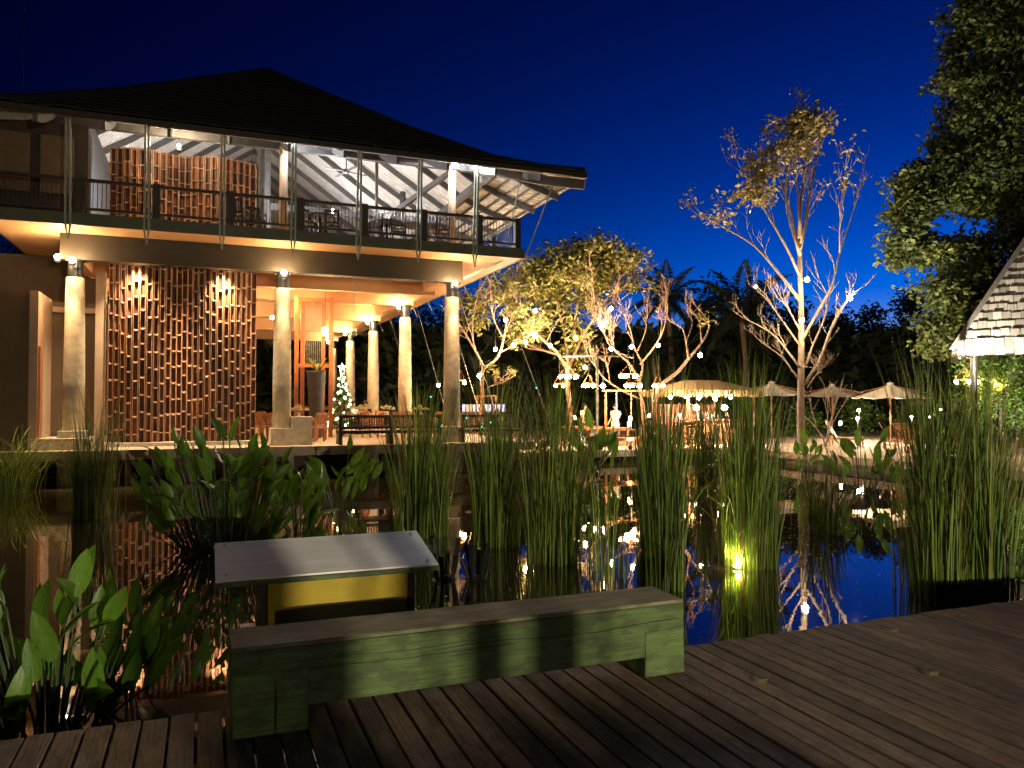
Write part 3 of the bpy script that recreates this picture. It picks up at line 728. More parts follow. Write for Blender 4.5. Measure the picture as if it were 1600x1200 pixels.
# ---- balcony furniture
bc0 = make_chair(m_darkwood, 'balcony_chair', 'dark slatted armchair behind the balcony railing', 'armchairs on the balcony')
bt0 = make_table(m_darkwood, 'balcony_table', 'dark round cafe table behind the balcony railing', 'cafe tables on the balcony')
fb = True
for k, px in enumerate((478, 520, 585, 622, 690, 400, 375)):
    g = at(px, 340, Y=23.35 + .3 * (k % 2))
    q = (g.x, g.y, ZB)
    if fb: c_ = bc0; c_.location = q; fb = False
    else: c_ = clone(bc0, q, (0.2, 2.9, -.4, 1.5, 3.0, .3, 2.6)[k])
    if k == 0: c_.rotation_euler = (0, 0, .2)
    c_['label'] = 'dark slatted armchair behind the balcony railing ' + ('next to the white upper column', 'beside the first cafe table past the upper column', 'before the middle cafe table', 'between the middle and end cafe tables', 'at the corner post of the balcony', 'at the end of the upper bamboo screen', 'in front of the upper bamboo screen')[k]
for k, px in enumerate((500, 604, 655)):
    g = at(px, 340, Y=23.6); q = (g.x, g.y, ZB)
    if k == 0: bt0.location = q
    else: clone(bt0, q)
for o_, w_ in zip([o for o in COL.objects if o.name.startswith('balcony_table')], ('nearest the white upper column', 'in the middle of the row', 'nearest the balcony corner')): o_['label'] = 'dark round cafe table behind the balcony railing, ' + w_
for k, (px, py, Y) in enumerate(((541, 268, 27.5), (290, 207, 27.0))):
    p = at(px, py, Y=Y)
    t_ = thing('ceiling_fan', ('pale ceiling fan above the balcony cafe tables', 'pale ceiling fan above the upper bamboo screen')[k], 'fan', p)
    b = MB(); b.tube([p, p + Vector((0, 0, 1.2))], .02, 6); b.build('rod', m_rafter, t_)
    b = MB(); b.lathe([(.05, -.08), (.11, -.04), (.11, .06), (.03, .1)], p, 12); b.build('motor', m_rafter, t_)
    for j in range(4):
        a = .3 + j * math.pi / 2; b = MB(); b.bar(p + Vector((math.cos(a) * .1, math.sin(a) * .1, 0)), p + Vector((math.cos(a) * .8, math.sin(a) * .8, 0)), .12, .014); b.build('blade', m_darkwood, t_)
mp_ = at(38, 139, d=48)
b = MB(); b.tube([(mp_.x, mp_.y, -.3), (mp_.x, mp_.y, 12), at(38, -60, d=48)], [.06, .04, .02], 6)
tag(b.build('mast', m_rafter), 'thin tall mast rising behind the dark pavilion roof', 'mast')

# ================================================================== foreground: bench, reading stand
BXa, BXb, BY0, BY1, BH = .12, 2.66, 3.91, 4.27, .43
t_ = thing('timber_bench', 'heavy beam bench with chipped green paint and bare weathered top on the deck', 'bench', ((BXa + BXb) / 2, 4.1, 0))
def cutbox(a, c, seg, jit, rg):
    """sawn timber: box with subdivided faces and slightly uneven arrises"""
    bm = bmesh.new(); bmesh.ops.create_cube(bm, size=1); a, c = Vector(a), Vector(c)
    bmesh.ops.scale(bm, vec=c - a, verts=bm.verts); bmesh.ops.translate(bm, vec=(a + c) / 2, verts=bm.verts)
    bmesh.ops.bevel(bm, geom=list(bm.edges), offset=.005, segments=1, affect='EDGES')
    for _ in range(seg):
        es = [e for e in bm.edges if e.calc_length() > .12]
        if es: bmesh.ops.subdivide_edges(bm, edges=es, cuts=1, use_grid_fill=True)
    for v in bm.verts: v.co += Vector((rg.uniform(-1, 1), rg.uniform(-1, 1), rg.uniform(-1, 1))) * jit
    m = MB(); m.v = [tuple(v.co) for v in bm.verts]; m.f = [tuple(v.index for v in f.verts) for f in bm.faces]
    bm.verts.index_update(); m.f = [tuple(v.index for v in f.verts) for f in bm.faces]; bm.free(); return m
rg = random.Random(11)
beam = cutbox((BXa, BY0, .115), (BXb, BY1, BH - .022), 3, .002, rg).build('beam', m_benchgreen, t_, smooth=False)
cutbox((BXa - .002, BY0 + .006, BH - .0225), (BXb + .002, BY1 - .004, BH), 3, .002, rg).build('bare_top', m_benchtop, t_)
for (xa, xb2, lab) in ((BXa + .01, BXa + .36, 0), (BXb - .27, BXb - .005, 1)):
    cutbox((xa, BY0 - .008 if lab else BY0 - .005, .002), (xb2, BY1 - .03, .265 if lab else .3), 2, .002, rg).build('leg', m_benchgreen, t_)
# long drying cracks in the beam and leg
def crack(pts, w=.0022):
    b = MB(); pts = [Vector(p) for p in pts]
    for i, p in enumerate(pts):
        ww = w * (1 if 0 < i < len(pts) - 1 else .1); b.v += [(p.x, p.y, p.z - ww), (p.x, p.y, p.z + ww)]
    b.f = [(i * 2, i * 2 + 2, i * 2 + 3, i * 2 + 1) for i in range(len(pts) - 1)]
    b.build('drying_crack', m_black, beam)
for z0, xs_, dz in ((.335, (.35, 1.5), .008), (.292, (.15, 1.6), .01), (.31, (1.1, 2.64), .022)):
    n = 24; crack([(xs_[0] + (xs_[1] - xs_[0]) * i / n, BY0 - .004, z0 + dz * math.sin(i * .35) * .5 + rg.uniform(-.003, .003)) for i in range(n + 1)], rg.uniform(.0015, .003))
b = MB(); xs_ = BXa + .2
b.add([(xs_, BY0 - .0095, .01), (xs_ + .006, BY0 - .0095, .01), (xs_ + .01, BY0 - .0095, .15), (xs_ - .002, BY0 - .0095, .15), (xs_ + .002, BY0 - .0095, .29)], [(0, 1, 2, 3), (3, 2, 4)]); b.build('drying_crack', m_black, beam)

# aluminium-topped reading stand rising from the pond behind the bench
m_alu = mat('brushed_aluminium', (.86, .84, .83), .35, .14, 5, stretch=(.6, 8, 1), metal=.0, bump=.05)
m_yel = mat('yellow_acrylic', (.5, .33, .02), .25, .5, 1.6, col2=(.34, .26, .02))
m_teal = mat('teal_glaze', (.05, .16, .16), .3, .3, 5)
t_ = thing('reading_stand', 'low stand with sloped brushed aluminium top and yellow box, behind the green bench', 'stand', (.76, 5.3, ZW))
fr = [(.06, 4.98, .53), (1.45, 4.98, .53), (1.45, 5.56, .66), (.06, 5.56, .66)]
nrm = Vector((0, -.13, .58)).normalized()
b = MB(); b.add([Vector(v) for v in fr] + [Vector(v) - nrm * .012 for v in fr], [(0, 1, 2, 3), (7, 6, 5, 4), (0, 4, 5, 1), (1, 5, 6, 2), (2, 6, 7, 3), (3, 7, 4, 0)]); tp = b.build('aluminium_top', m_alu, t_)
for (xx, yy) in ((.12, 5.04), (1.39, 5.04), (.12, 5.5), (1.39, 5.5)):
    b = MB(); b.lathe([(.009, 0), (.009, .006), (.004, .008)], (xx, yy, .53 + (yy - 4.98) * .224), 8); b.build('screw', m_steel, tp)
b = MB(); b.bar((.05, 5.0, .498), (1.46, 5.0, .498), .04, .03); b.bar((.05, 5.54, .62), (1.46, 5.54, .62), .04, .03); b.build('green_edge', m_benchgreen, t_)
b = MB(); b.span((.36, 5.08, .2), (1.27, 5.4, .49)); b.build('yellow_box', m_yel, t_, bevel=.006)
for x in (.34, 1.29):
    b = MB(); b.span((x - .02, 5.05, .12), (x + .02, 5.45, .5)); b.build('side_plate', m_darkwood, t_)
for x in (.42, 1.25):
    b = MB(); b.span((x - .05, 5.15, -1.65), (x + .05, 5.4, .12)); b.build('leg', m_darkwood, t_)
b = MB(); b.span((.22, 4.95, .06), (1.42, 5.5, .118)); b.build('shelf', m_darkwood, t_)
for k, x in enumerate((.34, .62, .98, 1.28)):
    b = MB(); b.lathe([(.06, .12), (.115, .155), (.12, .175), (.105, .17), (.05, .135)], (x, 5.0, 0), 18)
    tag(b.build('bowl', m_teal, smooth=True), 'small teal glazed bowl on the shelf under the yellow box', 'bowl', 'teal bowls on the reading stand shelf')

# ================================================================== pond plants
def reed_clump(px, py, hw, h, n, lab, lean=.10, arch=0.0, seed=0, w=.015, name='reed_clump', depth=.55, mt=None, var=.3):
    c = at(px, py, z=ZW); s = (c - CP).dot(FH) / F; rg = random.Random(seed + int(px)); b = MB()
    rx = hw * s
    for _ in range(n):
        a = rg.uniform(0, 6.283); q = math.sqrt(rg.random())
        base = c + RT * (math.cos(a) * q * rx * .78) + FH * (math.sin(a) * q * max(.22, rx * depth) + max(.2, rx * depth) * .6 + abs(rg.gauss(0, .35)))
        base.z = ZW - .1
        H = h * (1 - .22 * q * q) * rg.uniform(1 - var * 1.7, 1.0 + .10) if rg.random() < .85 else h * rg.uniform(.3, .6)
        da = rg.uniform(0, 6.283) if rg.random() < .6 else a
        d = Vector((math.cos(da), math.sin(da), 0)); l0 = abs(rg.gauss(0, lean * .75)); bend = rg.uniform(0, .09) + arch * rg.uniform(.5, 1.3)
        if rg.random() < .06: bend += rg.uniform(.25, .6)
        sd = Vector((math.cos(da + 1.57 + rg.uniform(-1, 1)), math.sin(da + 1.57 + rg.uniform(-1, 1)), 0)).normalized()
        ww = w * rg.uniform(.6, 1.25); k = 5 if bend < .3 else 9; vs = []
        for i in range(k + 1):
            t = i / k; p = base + d * (l0 * t * H + bend * H * t ** 2.6) + Vector((0, 0, H * (t - (bend * .75) * t ** 3.2)))
            wi = ww * (1 - .35 * t) * (1 if t < .75 else max(.06, (1 - t) / .25)); vs += [p - sd * wi / 2, p + sd * wi / 2]
        b.add(vs, [(i * 2, i * 2 + 1, i * 2 + 3, i * 2 + 2) for i in range(k)])
    o = b.build(name, mt or m_reed, smooth=False)
    return tag(o, lab, 'reeds', 'reed clumps in the pond')
reed_clump(5, 772, 40, 2.70, 217, 'arching sedge clump with drooping blades before the brown rendered wall', .2, .5, 1, .022, 'sedge_clump')
reed_clump(125, 814, 34, 2.85, 246, 'slender dark reed clump in front of the column beside the bamboo screen', .09, .03, 2, .02)
reed_clump(368, 850, 55, 2.55, 49, 'sparse thin reeds rising through the big-leaved plants before the bamboo screen', .12, .05, 3, .02)
reed_clump(655, 842, 52, 3.02, 542, 'dense reed clump in front of the pavilion corner column', .09, .06, 4, .017)
reed_clump(775, 858, 48, 3.19, 448, 'dense reed clump in front of the dark terrace bench end', .085, .05, 5, .017)
reed_clump(868, 885, 55, 3.13, 542, 'tall reed clump between the terrace bench and the broad-leaved clump by the far deck', .085, .05, 6, .016)
reed_clump(955, 912, 42, 2.10, 87, 'thin scatter of reeds standing in bright lamp reflections', .06, .02, 7, .014)
reed_clump(1045, 926, 42, 3.04, 812, 'dense column-like reed clump just behind the bare end of the green bench', .045, .03, 8, .0145)
reed_clump(1108, 770, 22, 3.20, 159, 'pale stemmed reeds standing before the thatched bar', .05, .02, 9, .03)
reed_clump(1185, 892, 56, 3.11, 899, 'reed clump lit yellow at its foot by the sunken pond light', .055, .03, 10, .015)
reed_clump(1300, 838, 40, 1.75, 188, 'shorter reeds beside the trunk of the tall bare tree', .07, .05, 11, .017)
reed_clump(1492, 948, 46, 3.19, 667, 'dense reed clump below the chandelier near the shingled roof', .06, .05, 12, .0145)
reed_clump(1568, 955, 46, 3.19, 623, 'dense reed clump standing before the bright hedge under the shingled roof', .06, .05, 13, .0145)
# big-leaved water cannas: every leaf its own piece
def canna_leaf(curl, n=7):
    b = MB(); L, W = 1.0, .35
    for i in range(n + 1):
        t = i / n; w = W * .5 * (math.sin(math.pi * min(1, t * .92 + .06)) ** .75) * (1 - .35 * t) * 1.25 if i < n else .004
        y = t * L; z = -curl * t * t
        for s, fz in ((-1, .28), (-.5, .08), (0, 0), (.5, .08), (1, .28)): b.v.append((s * w, y, z + fz * w * 1.0))
    for i in range(n):
        for j in range(4): a = i * 5 + j; b.f.append((a, a + 1, a + 6, a + 5))
    me = b.mesh('leaf', True); me.materials.append(m_thalia); return me
leafm = [canna_leaf(c) for c in (.05, .22, .4)]
def canna(px, py, hw, h, n, Lf, lab, seed=0, zl=(.3, 1.0), grp='broad-leaved water plants in the pond'):
    c = at(px, py, z=ZW); s = (c - CP).dot(FH) / F; rx = hw * s; rg = random.Random(seed)
    t_ = thing('water_canna', lab, 'plant', (c.x, c.y, ZW), group=grp); st = MB(); inv = WM[t_].inverted()
    for k in range(n):
        a = rg.uniform(0, 6.283); q = math.sqrt(rg.random()); off = RT * math.cos(a) * q * rx + FH * math.sin(a) * q * rx * .6
        H = h * rg.uniform(*zl) * (1 - .35 * q * q)
        base = c + off * .45; base.z = ZW - .1; topp = c + off * .95; topp.z = ZW + max(.15, H - Lf * .6)
        mid = (base + topp) / 2 + Vector((0, 0, .05 * H)); path = smooth_path([base, mid, topp], 3); st.tube(path, [.013] * 3 + [.009] * (len(path) - 3), 5)
        out = (off * .6 + Vector((rg.uniform(-.3, .3), rg.uniform(-.3, .3), 0)) * rx)
        if out.length < .01: out = Vector((.1, 0, 0))
        tilt = rg.uniform(.1, .75) if rg.random() < .8 else rg.uniform(.8, 1.5)
        d = (Vector((0, 0, 1)) * math.cos(tilt) + out.normalized() * math.sin(tilt)).normalized()
        face = Vector((rg.uniform(-1, 1), rg.uniform(-1, 1), .3)) - FH * .5; face = (face - d * face.dot(d)).normalized(); sx = d.cross(face).normalized()
        M = Matrix((sx, d, face)).transposed().to_4x4(); M.translation = topp
        k_ = Lf * rg.uniform(.75, 1.2)
        piece('leaf', leafm[rg.randrange(3)], None, t_, inv @ M @ Matrix.Diagonal((k_ * rg.uniform(.95, 1.25), k_, k_, 1)))
    st.build('stems', m_stem, t_, smooth=True)
canna(355, 862, 140, 2.05, 140, .35, 'largest clump of glossy broad-leaved water plant, before the bamboo screen', 21)
canna(470, 830, 45, 1.35, 16, .42, 'broad-leaved water plant leaning over the aluminium-topped stand', 22)
canna(532, 792, 55, 1.55, 34, .42, 'broad-leaved water plant by the middle column, before the terrace bench', 23)
canna(925, 742, 36, 2.0, 30, .62, 'bright green broad-leaved plant against the lit far deck edge', 24)
canna(1345, 766, 62, 1.75, 34, .46, 'broad-leaved water plant along the far deck beneath the cream parasols', 25)
canna(1262, 745, 22, 1.5, 12, .45, 'small broad-leaved plant at the corner of the far deck', 26)
canna(75, 1125, 165, 1.3, 60, .34, 'near broad-leaved clump growing against the deck beside the green bench', 27, (.35, 1.0))
canna(195, 1085, 60, 1.05, 9, .42, 'few broad leaves rising over the reflected bamboo screen', 28)
# blackened cut stumps
for k, px in enumerate((694, 744)):
    c = at(px, 905, z=ZW); rg = random.Random(k)
    t_ = thing('plant_stump', ('blackened cut plant stump standing in the water beside the aluminium-topped stand', 'blackened cut plant stump between the other stump and the reed clump')[k], 'stump', c, group='blackened stumps in the pond')
    for j in range(6):
        a = j * 1.05; b = MB(); q = c + Vector((math.cos(a) * .09, math.sin(a) * .09, -.1)); tpv = q + Vector((math.cos(a) * .1, math.sin(a) * .1, .35 + .3 * rg.random()))
        b.tube([q, q.lerp(tpv, .5) + Vector((rg.uniform(-.03, .03), rg.uniform(-.03, .03), 0)), tpv], [.022, .026, .034], 7); b.build('stalk', m_mud, t_)
    b = MB(); b.lathe([(.3, -.4), (.2, -.02), (.06, .05)], c, 12); b.build('root_ball', m_mud, t_)
# floating bits
b = MB(); rg = random.Random(5)
for _ in range(420):
    if rg.random() < .55: px, py = rg.gauss(1270, 70), rg.gauss(835, 18)
    else: px, py = rg.uniform(20, 1440), rg.uniform(770, 1080)
    p = at(px, py, z=ZW + .004); a = rg.uniform(0, 6.28)
    if p.y < 4.5: continue
    b.add([p + Vector((math.cos(a + k * 1.57) * rg.uniform(.008, .028), math.sin(a + k * 1.57) * rg.uniform(.008, .028), 0)) for k in range(4)], [(0, 1, 2, 3)])
tag(b.build('floating_plant_bits', m_reed), 'scattered duckweed and leaf bits floating on the pond', 'duckweed', kind='stuff')
# sunken pond light at the foot of the reeds
c = at(1152, 888, z=ZW)
t_ = thing('pond_light', 'glowing yellow light at water level among the reed stems', 'lamp', c)
b = MB(); b.lathe([(.05, -.08), (.085, -.06), (.09, .01), (.07, .02)], c, 14); b.build('housing', m_black, t_)
b = MB(); b.ball(c + Vector((0, 0, .035)), .05, 12, .5); b.build('lens', glow('pond_lamp_lens', (1, .82, .25), 5), t_, smooth=True)
spot('spot_light', c + Vector((0, 0, .08)), c + FH * .45 + Vector((0, 0, 1.2)), 20, (1, .83, .3), t_, 130, .8)
light('glow_light', c + Vector((0, 0, .1)) - FH * .06, 2.5, (1, .83, .3), t_, .03)
# dry leaves lying on the deck
for k, (px, py) in enumerate(((1184, 1068), (1392, 988), (1452, 1056))):
    p = at(px, py, z=.012); b = MB()
    b.add([p, p + Vector((.03, .02, .012)), p + Vector((.07, -.005, .02)), p + Vector((.035, -.03, .006))], [(0, 1, 2), (0, 2, 3)])
    tag(b.build('fallen_leaf', m_leafdry), 'small dry curled leaf on the deck planks ' + ('nearest the bench end', 'nearest the pond edge', 'well away from bench and pond')[k], 'leaf', 'dry leaves on the deck')
#@@NEXT2
# ================================================================== trees
def grow(b, p, d, L, r, lev, tips, rg, spread=.6, up=.1, kids=(2, 3), shrink=.74, n=5):
    pts = [Vector(p)]; d = Vector(d).normalized(); q = Vector(p)
    for i in range(3):
        d = (d + Vector((rg.gauss(0, .14), rg.gauss(0, .14), rg.gauss(0, .1) + up * .35))).normalized(); q = q + d * L / 3; pts.append(q)
    r *= .8; b.tube(pts, [r, r * .88, r * .78, r * .66], n if lev else 4); r /= .8
    tips.append((q, d, lev))
    if lev <= 0: return
    for k in range(rg.randint(*kids)):
        nd = (d + Vector((rg.gauss(0, spread), rg.gauss(0, spread), rg.gauss(0, spread * .6) + up)))
        grow(b, q if k else pts[2], nd, L * shrink * rg.uniform(.75, 1.2), r * .64, lev - 1, tips, rg, spread, up, kids, shrink, n)
def pix_limbs(b, limbs, d, rg, jit=.6):
    """limbs given as pixel tracks at the tree's depth; each track wanders in depth so the tree is round"""
    outs = []
    for tr, r0, r1 in limbs:
        dd = rg.uniform(-jit, jit); pts = []
        for i, (x, y) in enumerate(tr):
            pts.append(at(x, y, d=d + (dd * i / (len(tr) - 1) * 2.2 if len(tr) > 1 else 0)))
        pts = smooth_path(pts, 3); k = len(pts)
        b.tube(pts, [(r0 + (r1 - r0) * i / (k - 1)) * (.56 if r0 < .4 else 1) for i in range(k)], 8); outs.append(pts)
    return outs
def blobs(b, bl, d, rg, L, w, dep=1.0, dens=1.0):
    for (px, py, rx, ry, n) in bl:
        s = d / F; c = at(px, py, d=d); m = max(3, n // 45)
        for _ in range(m):
            a, q = rg.uniform(0, 6.283), rg.random() ** .45; e = rg.uniform(-1, 1)
            o = c + RT * math.cos(a) * q * rx * s + Vector((0, 0, math.sin(a) * q * ry * s)) + FH * e * dep * (rx + ry) / 2 * s
            leafcloud(b, o, (L * 1.1, L * 1.1, L * .8), int(n * dens / m), L, w, rg)
def finish(t_, trunk, crown, mb_, ml): 
    trunk.build('trunk', mb_, t_, smooth=True)
    if crown is not None: crown.build('crown', ml, t_)
# slim frangipani by the corner column
D1 = 33.0; rg = random.Random(31); c = at(757, 690, d=D1); t_ = thing('frangipani_tree', 'small forked tree with sparse leaf tufts beside the pavilion corner', 'tree', (c.x, c.y, ZD))
b = MB(); cr = MB(); tips = []
ls = pix_limbs(b, [([(759, 693), (754, 630), (753, 590), (756, 572)], .17, .13), ([(756, 574), (745, 552), (732, 530), (722, 512)], .11, .06), ([(757, 575), (778, 558), (788, 525), (793, 492), (800, 465)], .11, .05), ([(783, 550), (802, 540), (820, 528)], .07, .04), ([(742, 548), (738, 515), (742, 480), (748, 455)], .07, .035), ([(787, 530), (772, 500), (768, 470)], .06, .03), ([(754, 615), (762, 606), (770, 602)], .03, .015)], D1, rg)
for l in ls[1:]:
    for f in (.55, .8, 1.0): grow(b, l[int((len(l) - 1) * f)], (l[-1] - l[-3]), .75, .035, 2, tips, rg, .55, .2)
for p, d, lev in tips:
    if lev == 0 and rg.random() < .4: leafcloud(cr, p, (.12, .12, .1), 9, .24, .09, rg)
blobs(cr, [(757, 460, 34, 22, 260), (800, 475, 30, 25, 260), (740, 505, 14, 18, 110), (725, 470, 16, 14, 90), (812, 515, 22, 18, 120), (782, 442, 18, 14, 90)], D1, rg, .25, .11, 1.0, 1.6)
finish(t_, b, cr, m_barkf, m_leafy)
# broad leafy tree
D2 = 35.0; rg = random.Random(32); c = at(888, 690, d=D2); t_ = thing('broad_leafy_tree', 'broad yellow-green leafy tree full of string bulbs beyond the terrace', 'tree', (c.x, c.y, ZD))
b = MB(); cr = MB(); tips = []
ls = pix_limbs(b, [([(893, 695), (890, 640), (886, 592), (888, 572)], .24, .19), ([(887, 580), (870, 550), (845, 528), (822, 500), (812, 470)], .16, .06), ([(889, 575), (908, 530), (930, 495), (950, 465), (975, 448)], .15, .05), ([(888, 575), (882, 520), (868, 470), (858, 430)], .14, .05), ([(900, 548), (898, 500), (908, 455), (915, 410)], .11, .05), ([(873, 555), (850, 548), (828, 545)], .1, .05), ([(925, 500), (928, 470), (925, 440)], .07, .04), ([(940, 478), (968, 470), (985, 455)], .05, .03)], D2, rg, 1.0)
for l in ls[1:]:
    for f in (.45, .65, .85, 1.0): grow(b, l[int((len(l) - 1) * f)], (l[-1] - l[-3]) + Vector((rg.gauss(0, .2), rg.gauss(0, .3), .1)), .85, .04, 2, tips, rg, .6, .12)
for p, d, lev in tips:
    if lev == 0 and rg.random() < .6: leafcloud(cr, p, (.2, .2, .16), 14, .25, .10, rg)
blobs(cr, [(860, 425, 52, 34, 1500), (890, 440, 60, 30, 900), (840, 440, 40, 30, 700), (950, 410, 40, 26, 700), (925, 405, 52, 24, 1100), (965, 430, 30, 28, 560), (825, 455, 28, 32, 480), (900, 400, 40, 22, 620), (848, 470, 36, 24, 480), (905, 480, 30, 26, 360), (900, 560, 26, 18, 240), (935, 455, 28, 22, 240), (830, 500, 26, 16, 220), (900, 520, 22, 16, 200), (940, 395, 26, 16, 300)], D2, rg, .27, .12, .95, 1.05)
finish(t_, b, cr, m_barkf, m_leafy)
# bare-branched frangipanis over the dining deck
D3 = 33.0; rg = random.Random(33); c = at(1005, 690, d=D3); t_ = thing('bare_frangipani', 'bare pinkish candelabra tree behind the hanging chandeliers', 'tree', (c.x, c.y, ZD))
b = MB(); tips = []; cr = MB()
ls = pix_limbs(b, [([(1010, 692), (1006, 650), (1002, 620), (998, 592)], .2, .13), ([(1000, 600), (985, 570), (965, 552), (950, 535), (942, 515)], .1, .04), ([(999, 595), (1004, 570), (992, 545), (985, 515), (975, 490)], .1, .04), ([(1000, 570), (1020, 545), (1035, 520), (1042, 492)], .08, .035), ([(1004, 625), (975, 612), (945, 592), (930, 572)], .09, .04), ([(990, 560), (960, 545), (955, 505)], .06, .03), ([(996, 548), (1008, 520), (1010, 495)], .05, .03)], D3, rg)
for l in ls[1:]:
    for f in (.6, .8, 1.0): grow(b, l[int((len(l) - 1) * f)], (l[-1] - l[-3]), .62, .034, 3, tips, rg, .6, .3, (2, 4), .74)
for p, d, lev in tips:
    if lev == 0 and rg.random() < .06: leafcloud(cr, p, (.06, .06, .05), 5, .16, .06, rg)
finish(t_, b, cr, m_barkf, m_leafdry)
rg = random.Random(34); D3b = 31.0; c = at(1022, 690, d=D3b); t_ = thing('bare_frangipani', 'leaning bare tree with one long arm and a yellow leaf tuft over the thatched bar', 'tree', (c.x, c.y, ZD))
b = MB(); tips = []; cr = MB()
ls = pix_limbs(b, [([(1018, 692), (1022, 640), (1030, 605), (1058, 582), (1080, 555)], .17, .1), ([(1080, 555), (1100, 530), (1108, 508), (1098, 490)], .09, .04), ([(1076, 562), (1072, 535), (1066, 512), (1052, 505)], .08, .03), ([(1072, 535), (1082, 505), (1078, 495)], .05, .03), ([(1096, 533), (1092, 500), (1080, 488)], .05, .03)], D3b, rg)
for l in ls[1:]:
    for f in (.7, 1.0): grow(b, l[int((len(l) - 1) * f)], (l[-1] - l[-3]), .5, .038, 2, tips, rg, .65, .3)
blobs(cr, [(1104, 497, 7, 5, 50)], D3b, rg, .18, .08)
finish(t_, b, cr, m_barkf, m_leafy)
# tall bare tree by the deck corner
D4 = 28.5; rg = random.Random(35); c = at(1252, 690, d=D4); t_ = thing('tall_bare_tree', 'tall slender mostly bare tree with brown leaf tufts at its top', 'tree', (c.x, c.y, ZD))
b = MB(); tips = []; cr = MB()
tr4 = [([(1252, 703), (1251, 640), (1252, 570), (1252, 500), (1250, 430), (1249, 370)], .26, .15),
 ([(1249, 372), (1252, 310), (1258, 250), (1254, 195)], .13, .04), ([(1250, 400), (1238, 340), (1222, 290), (1206, 255)], .1, .035), ([(1251, 380), (1264, 310), (1274, 260), (1278, 225)], .09, .03),
 ([(1249, 430), (1228, 385), (1196, 330), (1172, 285), (1160, 270)], .10, .03), ([(1250, 470), (1218, 428), (1180, 385), (1140, 360), (1105, 342)], .12, .03), ([(1248, 395), (1230, 330), (1228, 280), (1236, 240)], .08, .03), ([(1250, 360), (1246, 300), (1242, 250), (1240, 205)], .09, .03), ([(1251, 390), (1262, 340), (1266, 290)], .07, .03),
 ([(1254, 530), (1276, 490), (1300, 445), (1312, 395), (1328, 345), (1348, 285)], .11, .02), ([(1312, 395), (1313, 340), (1325, 275)], .05, .015),
 ([(1258, 600), (1282, 560), (1296, 520), (1310, 490), (1330, 460)], .13, .05), ([(1258, 575), (1270, 540), (1285, 505), (1295, 470)], .09, .04), ([(1250, 575), (1228, 545), (1205, 520), (1170, 500)], .08, .03), ([(1250, 540), (1222, 500), (1200, 470), (1182, 452)], .07, .025), ([(1252, 520), (1230, 480), (1215, 465)], .06, .02), ([(1246, 590), (1222, 558), (1190, 535)], .07, .025), ([(1262, 605), (1276, 585), (1284, 582)], .06, .02)]
ls = pix_limbs(b, tr4, D4, rg, .7)
for i, l in enumerate(ls[1:]):
    hi = i < 10
    for f in (.35, .5, .65, .8, .92, 1.0):
        j = int((len(l) - 1) * f); dd = (l[min(j + 1, len(l) - 1)] - l[max(0, j - 1)])
        grow(b, l[j], dd.normalized() + Vector((rg.gauss(0, .35), rg.gauss(0, .35), .25)), .72 if hi else .55, .024, 2, tips, rg, .33 if hi else .6, .25, (2, 3) , .75, 4)
for p, d, lev in tips:
    z_px = p.z
    if lev == 0 and p.z > 9.3 and rg.random() < .35: leafcloud(cr, p, (.1, .1, .1), 5, .2, .09, rg)
blobs(cr, [(1256, 192, 34, 18, 420), (1255, 220, 20, 16, 150), (1192, 265, 24, 14, 170), (1185, 290, 24, 20, 200), (1215, 245, 16, 12, 80), (1125, 345, 10, 8, 46), (1150, 305, 8, 5, 26)], D4, rg, .24, .12, .7, 1.8)
finish(t_, b, cr, m_bark, m_leafdry)
c = at(1290, 680, d=31); rg = random.Random(36); t_ = thing('bare_sapling', 'small bare sapling between the parasols', 'tree', (c.x, c.y, ZD)); b = MB(); tips = []
for k in range(4): grow(b, (c.x, c.y, ZD), (rg.gauss(0, .25), rg.gauss(0, .25), 1), 1.25, .04, 2, tips, rg, .4, .2)
b.build('trunk', m_bark, t_, smooth=True)
# large dark tree at the right
D5 = 28.0; rg = random.Random(37); c = at(1610, 690, d=D5); t_ = thing('rain_tree', 'huge dense dark tree towering over the shingled roof', 'tree', (c.x, c.y, ZD))
b = MB(); cr = MB(); tips = []
pix_limbs(b, [([(1612, 700), (1605, 560), (1595, 420), (1590, 300), (1600, 100), (1610, -60)], .5, .2), ([(1592, 330), (1640, 220), (1700, 150)], .2, .06), ([(1600, 500), (1540, 480), (1480, 500)], .14, .04), ([(1600, 260), (1550, 150), (1500, 90)], .14, .05)], D5, rg, 1.5)
blobs(cr, [(1540, 40, 48, 56, 2300), (1600, 20, 60, 70, 2200), (1525, 130, 48, 46, 1900), (1580, 150, 60, 60, 2600), (1505, 215, 40, 36, 1400), (1560, 250, 60, 55, 2600), (1452, 285, 44, 30, 1500), (1432, 330, 32, 26, 950), (1500, 305, 50, 30, 1500), (1590, 330, 50, 50, 1800), (1430, 385, 34, 26, 900), (1420, 425 - 45, 30, 18, 500), (1480, 400, 30, 22, 560), (1535, 390, 36, 26, 700), (1560, 430, 50, 40, 1200), (1490, 455, 44, 34, 1300), (1480, 505, 34, 26, 850), (1472, 535, 26, 16, 420), (1530, 470, 40, 36, 900), (1660, 100, 70, 120, 2400), (1680, 300, 70, 110, 2200), (1540, -40, 60, 40, 1200), (1410, 290, 12, 10, 120), (1405, 400, 14, 10, 150)], D5, rg, .23, .13, .9, 1.7)
finish(t_, b, cr, m_bark, m_leafbig)
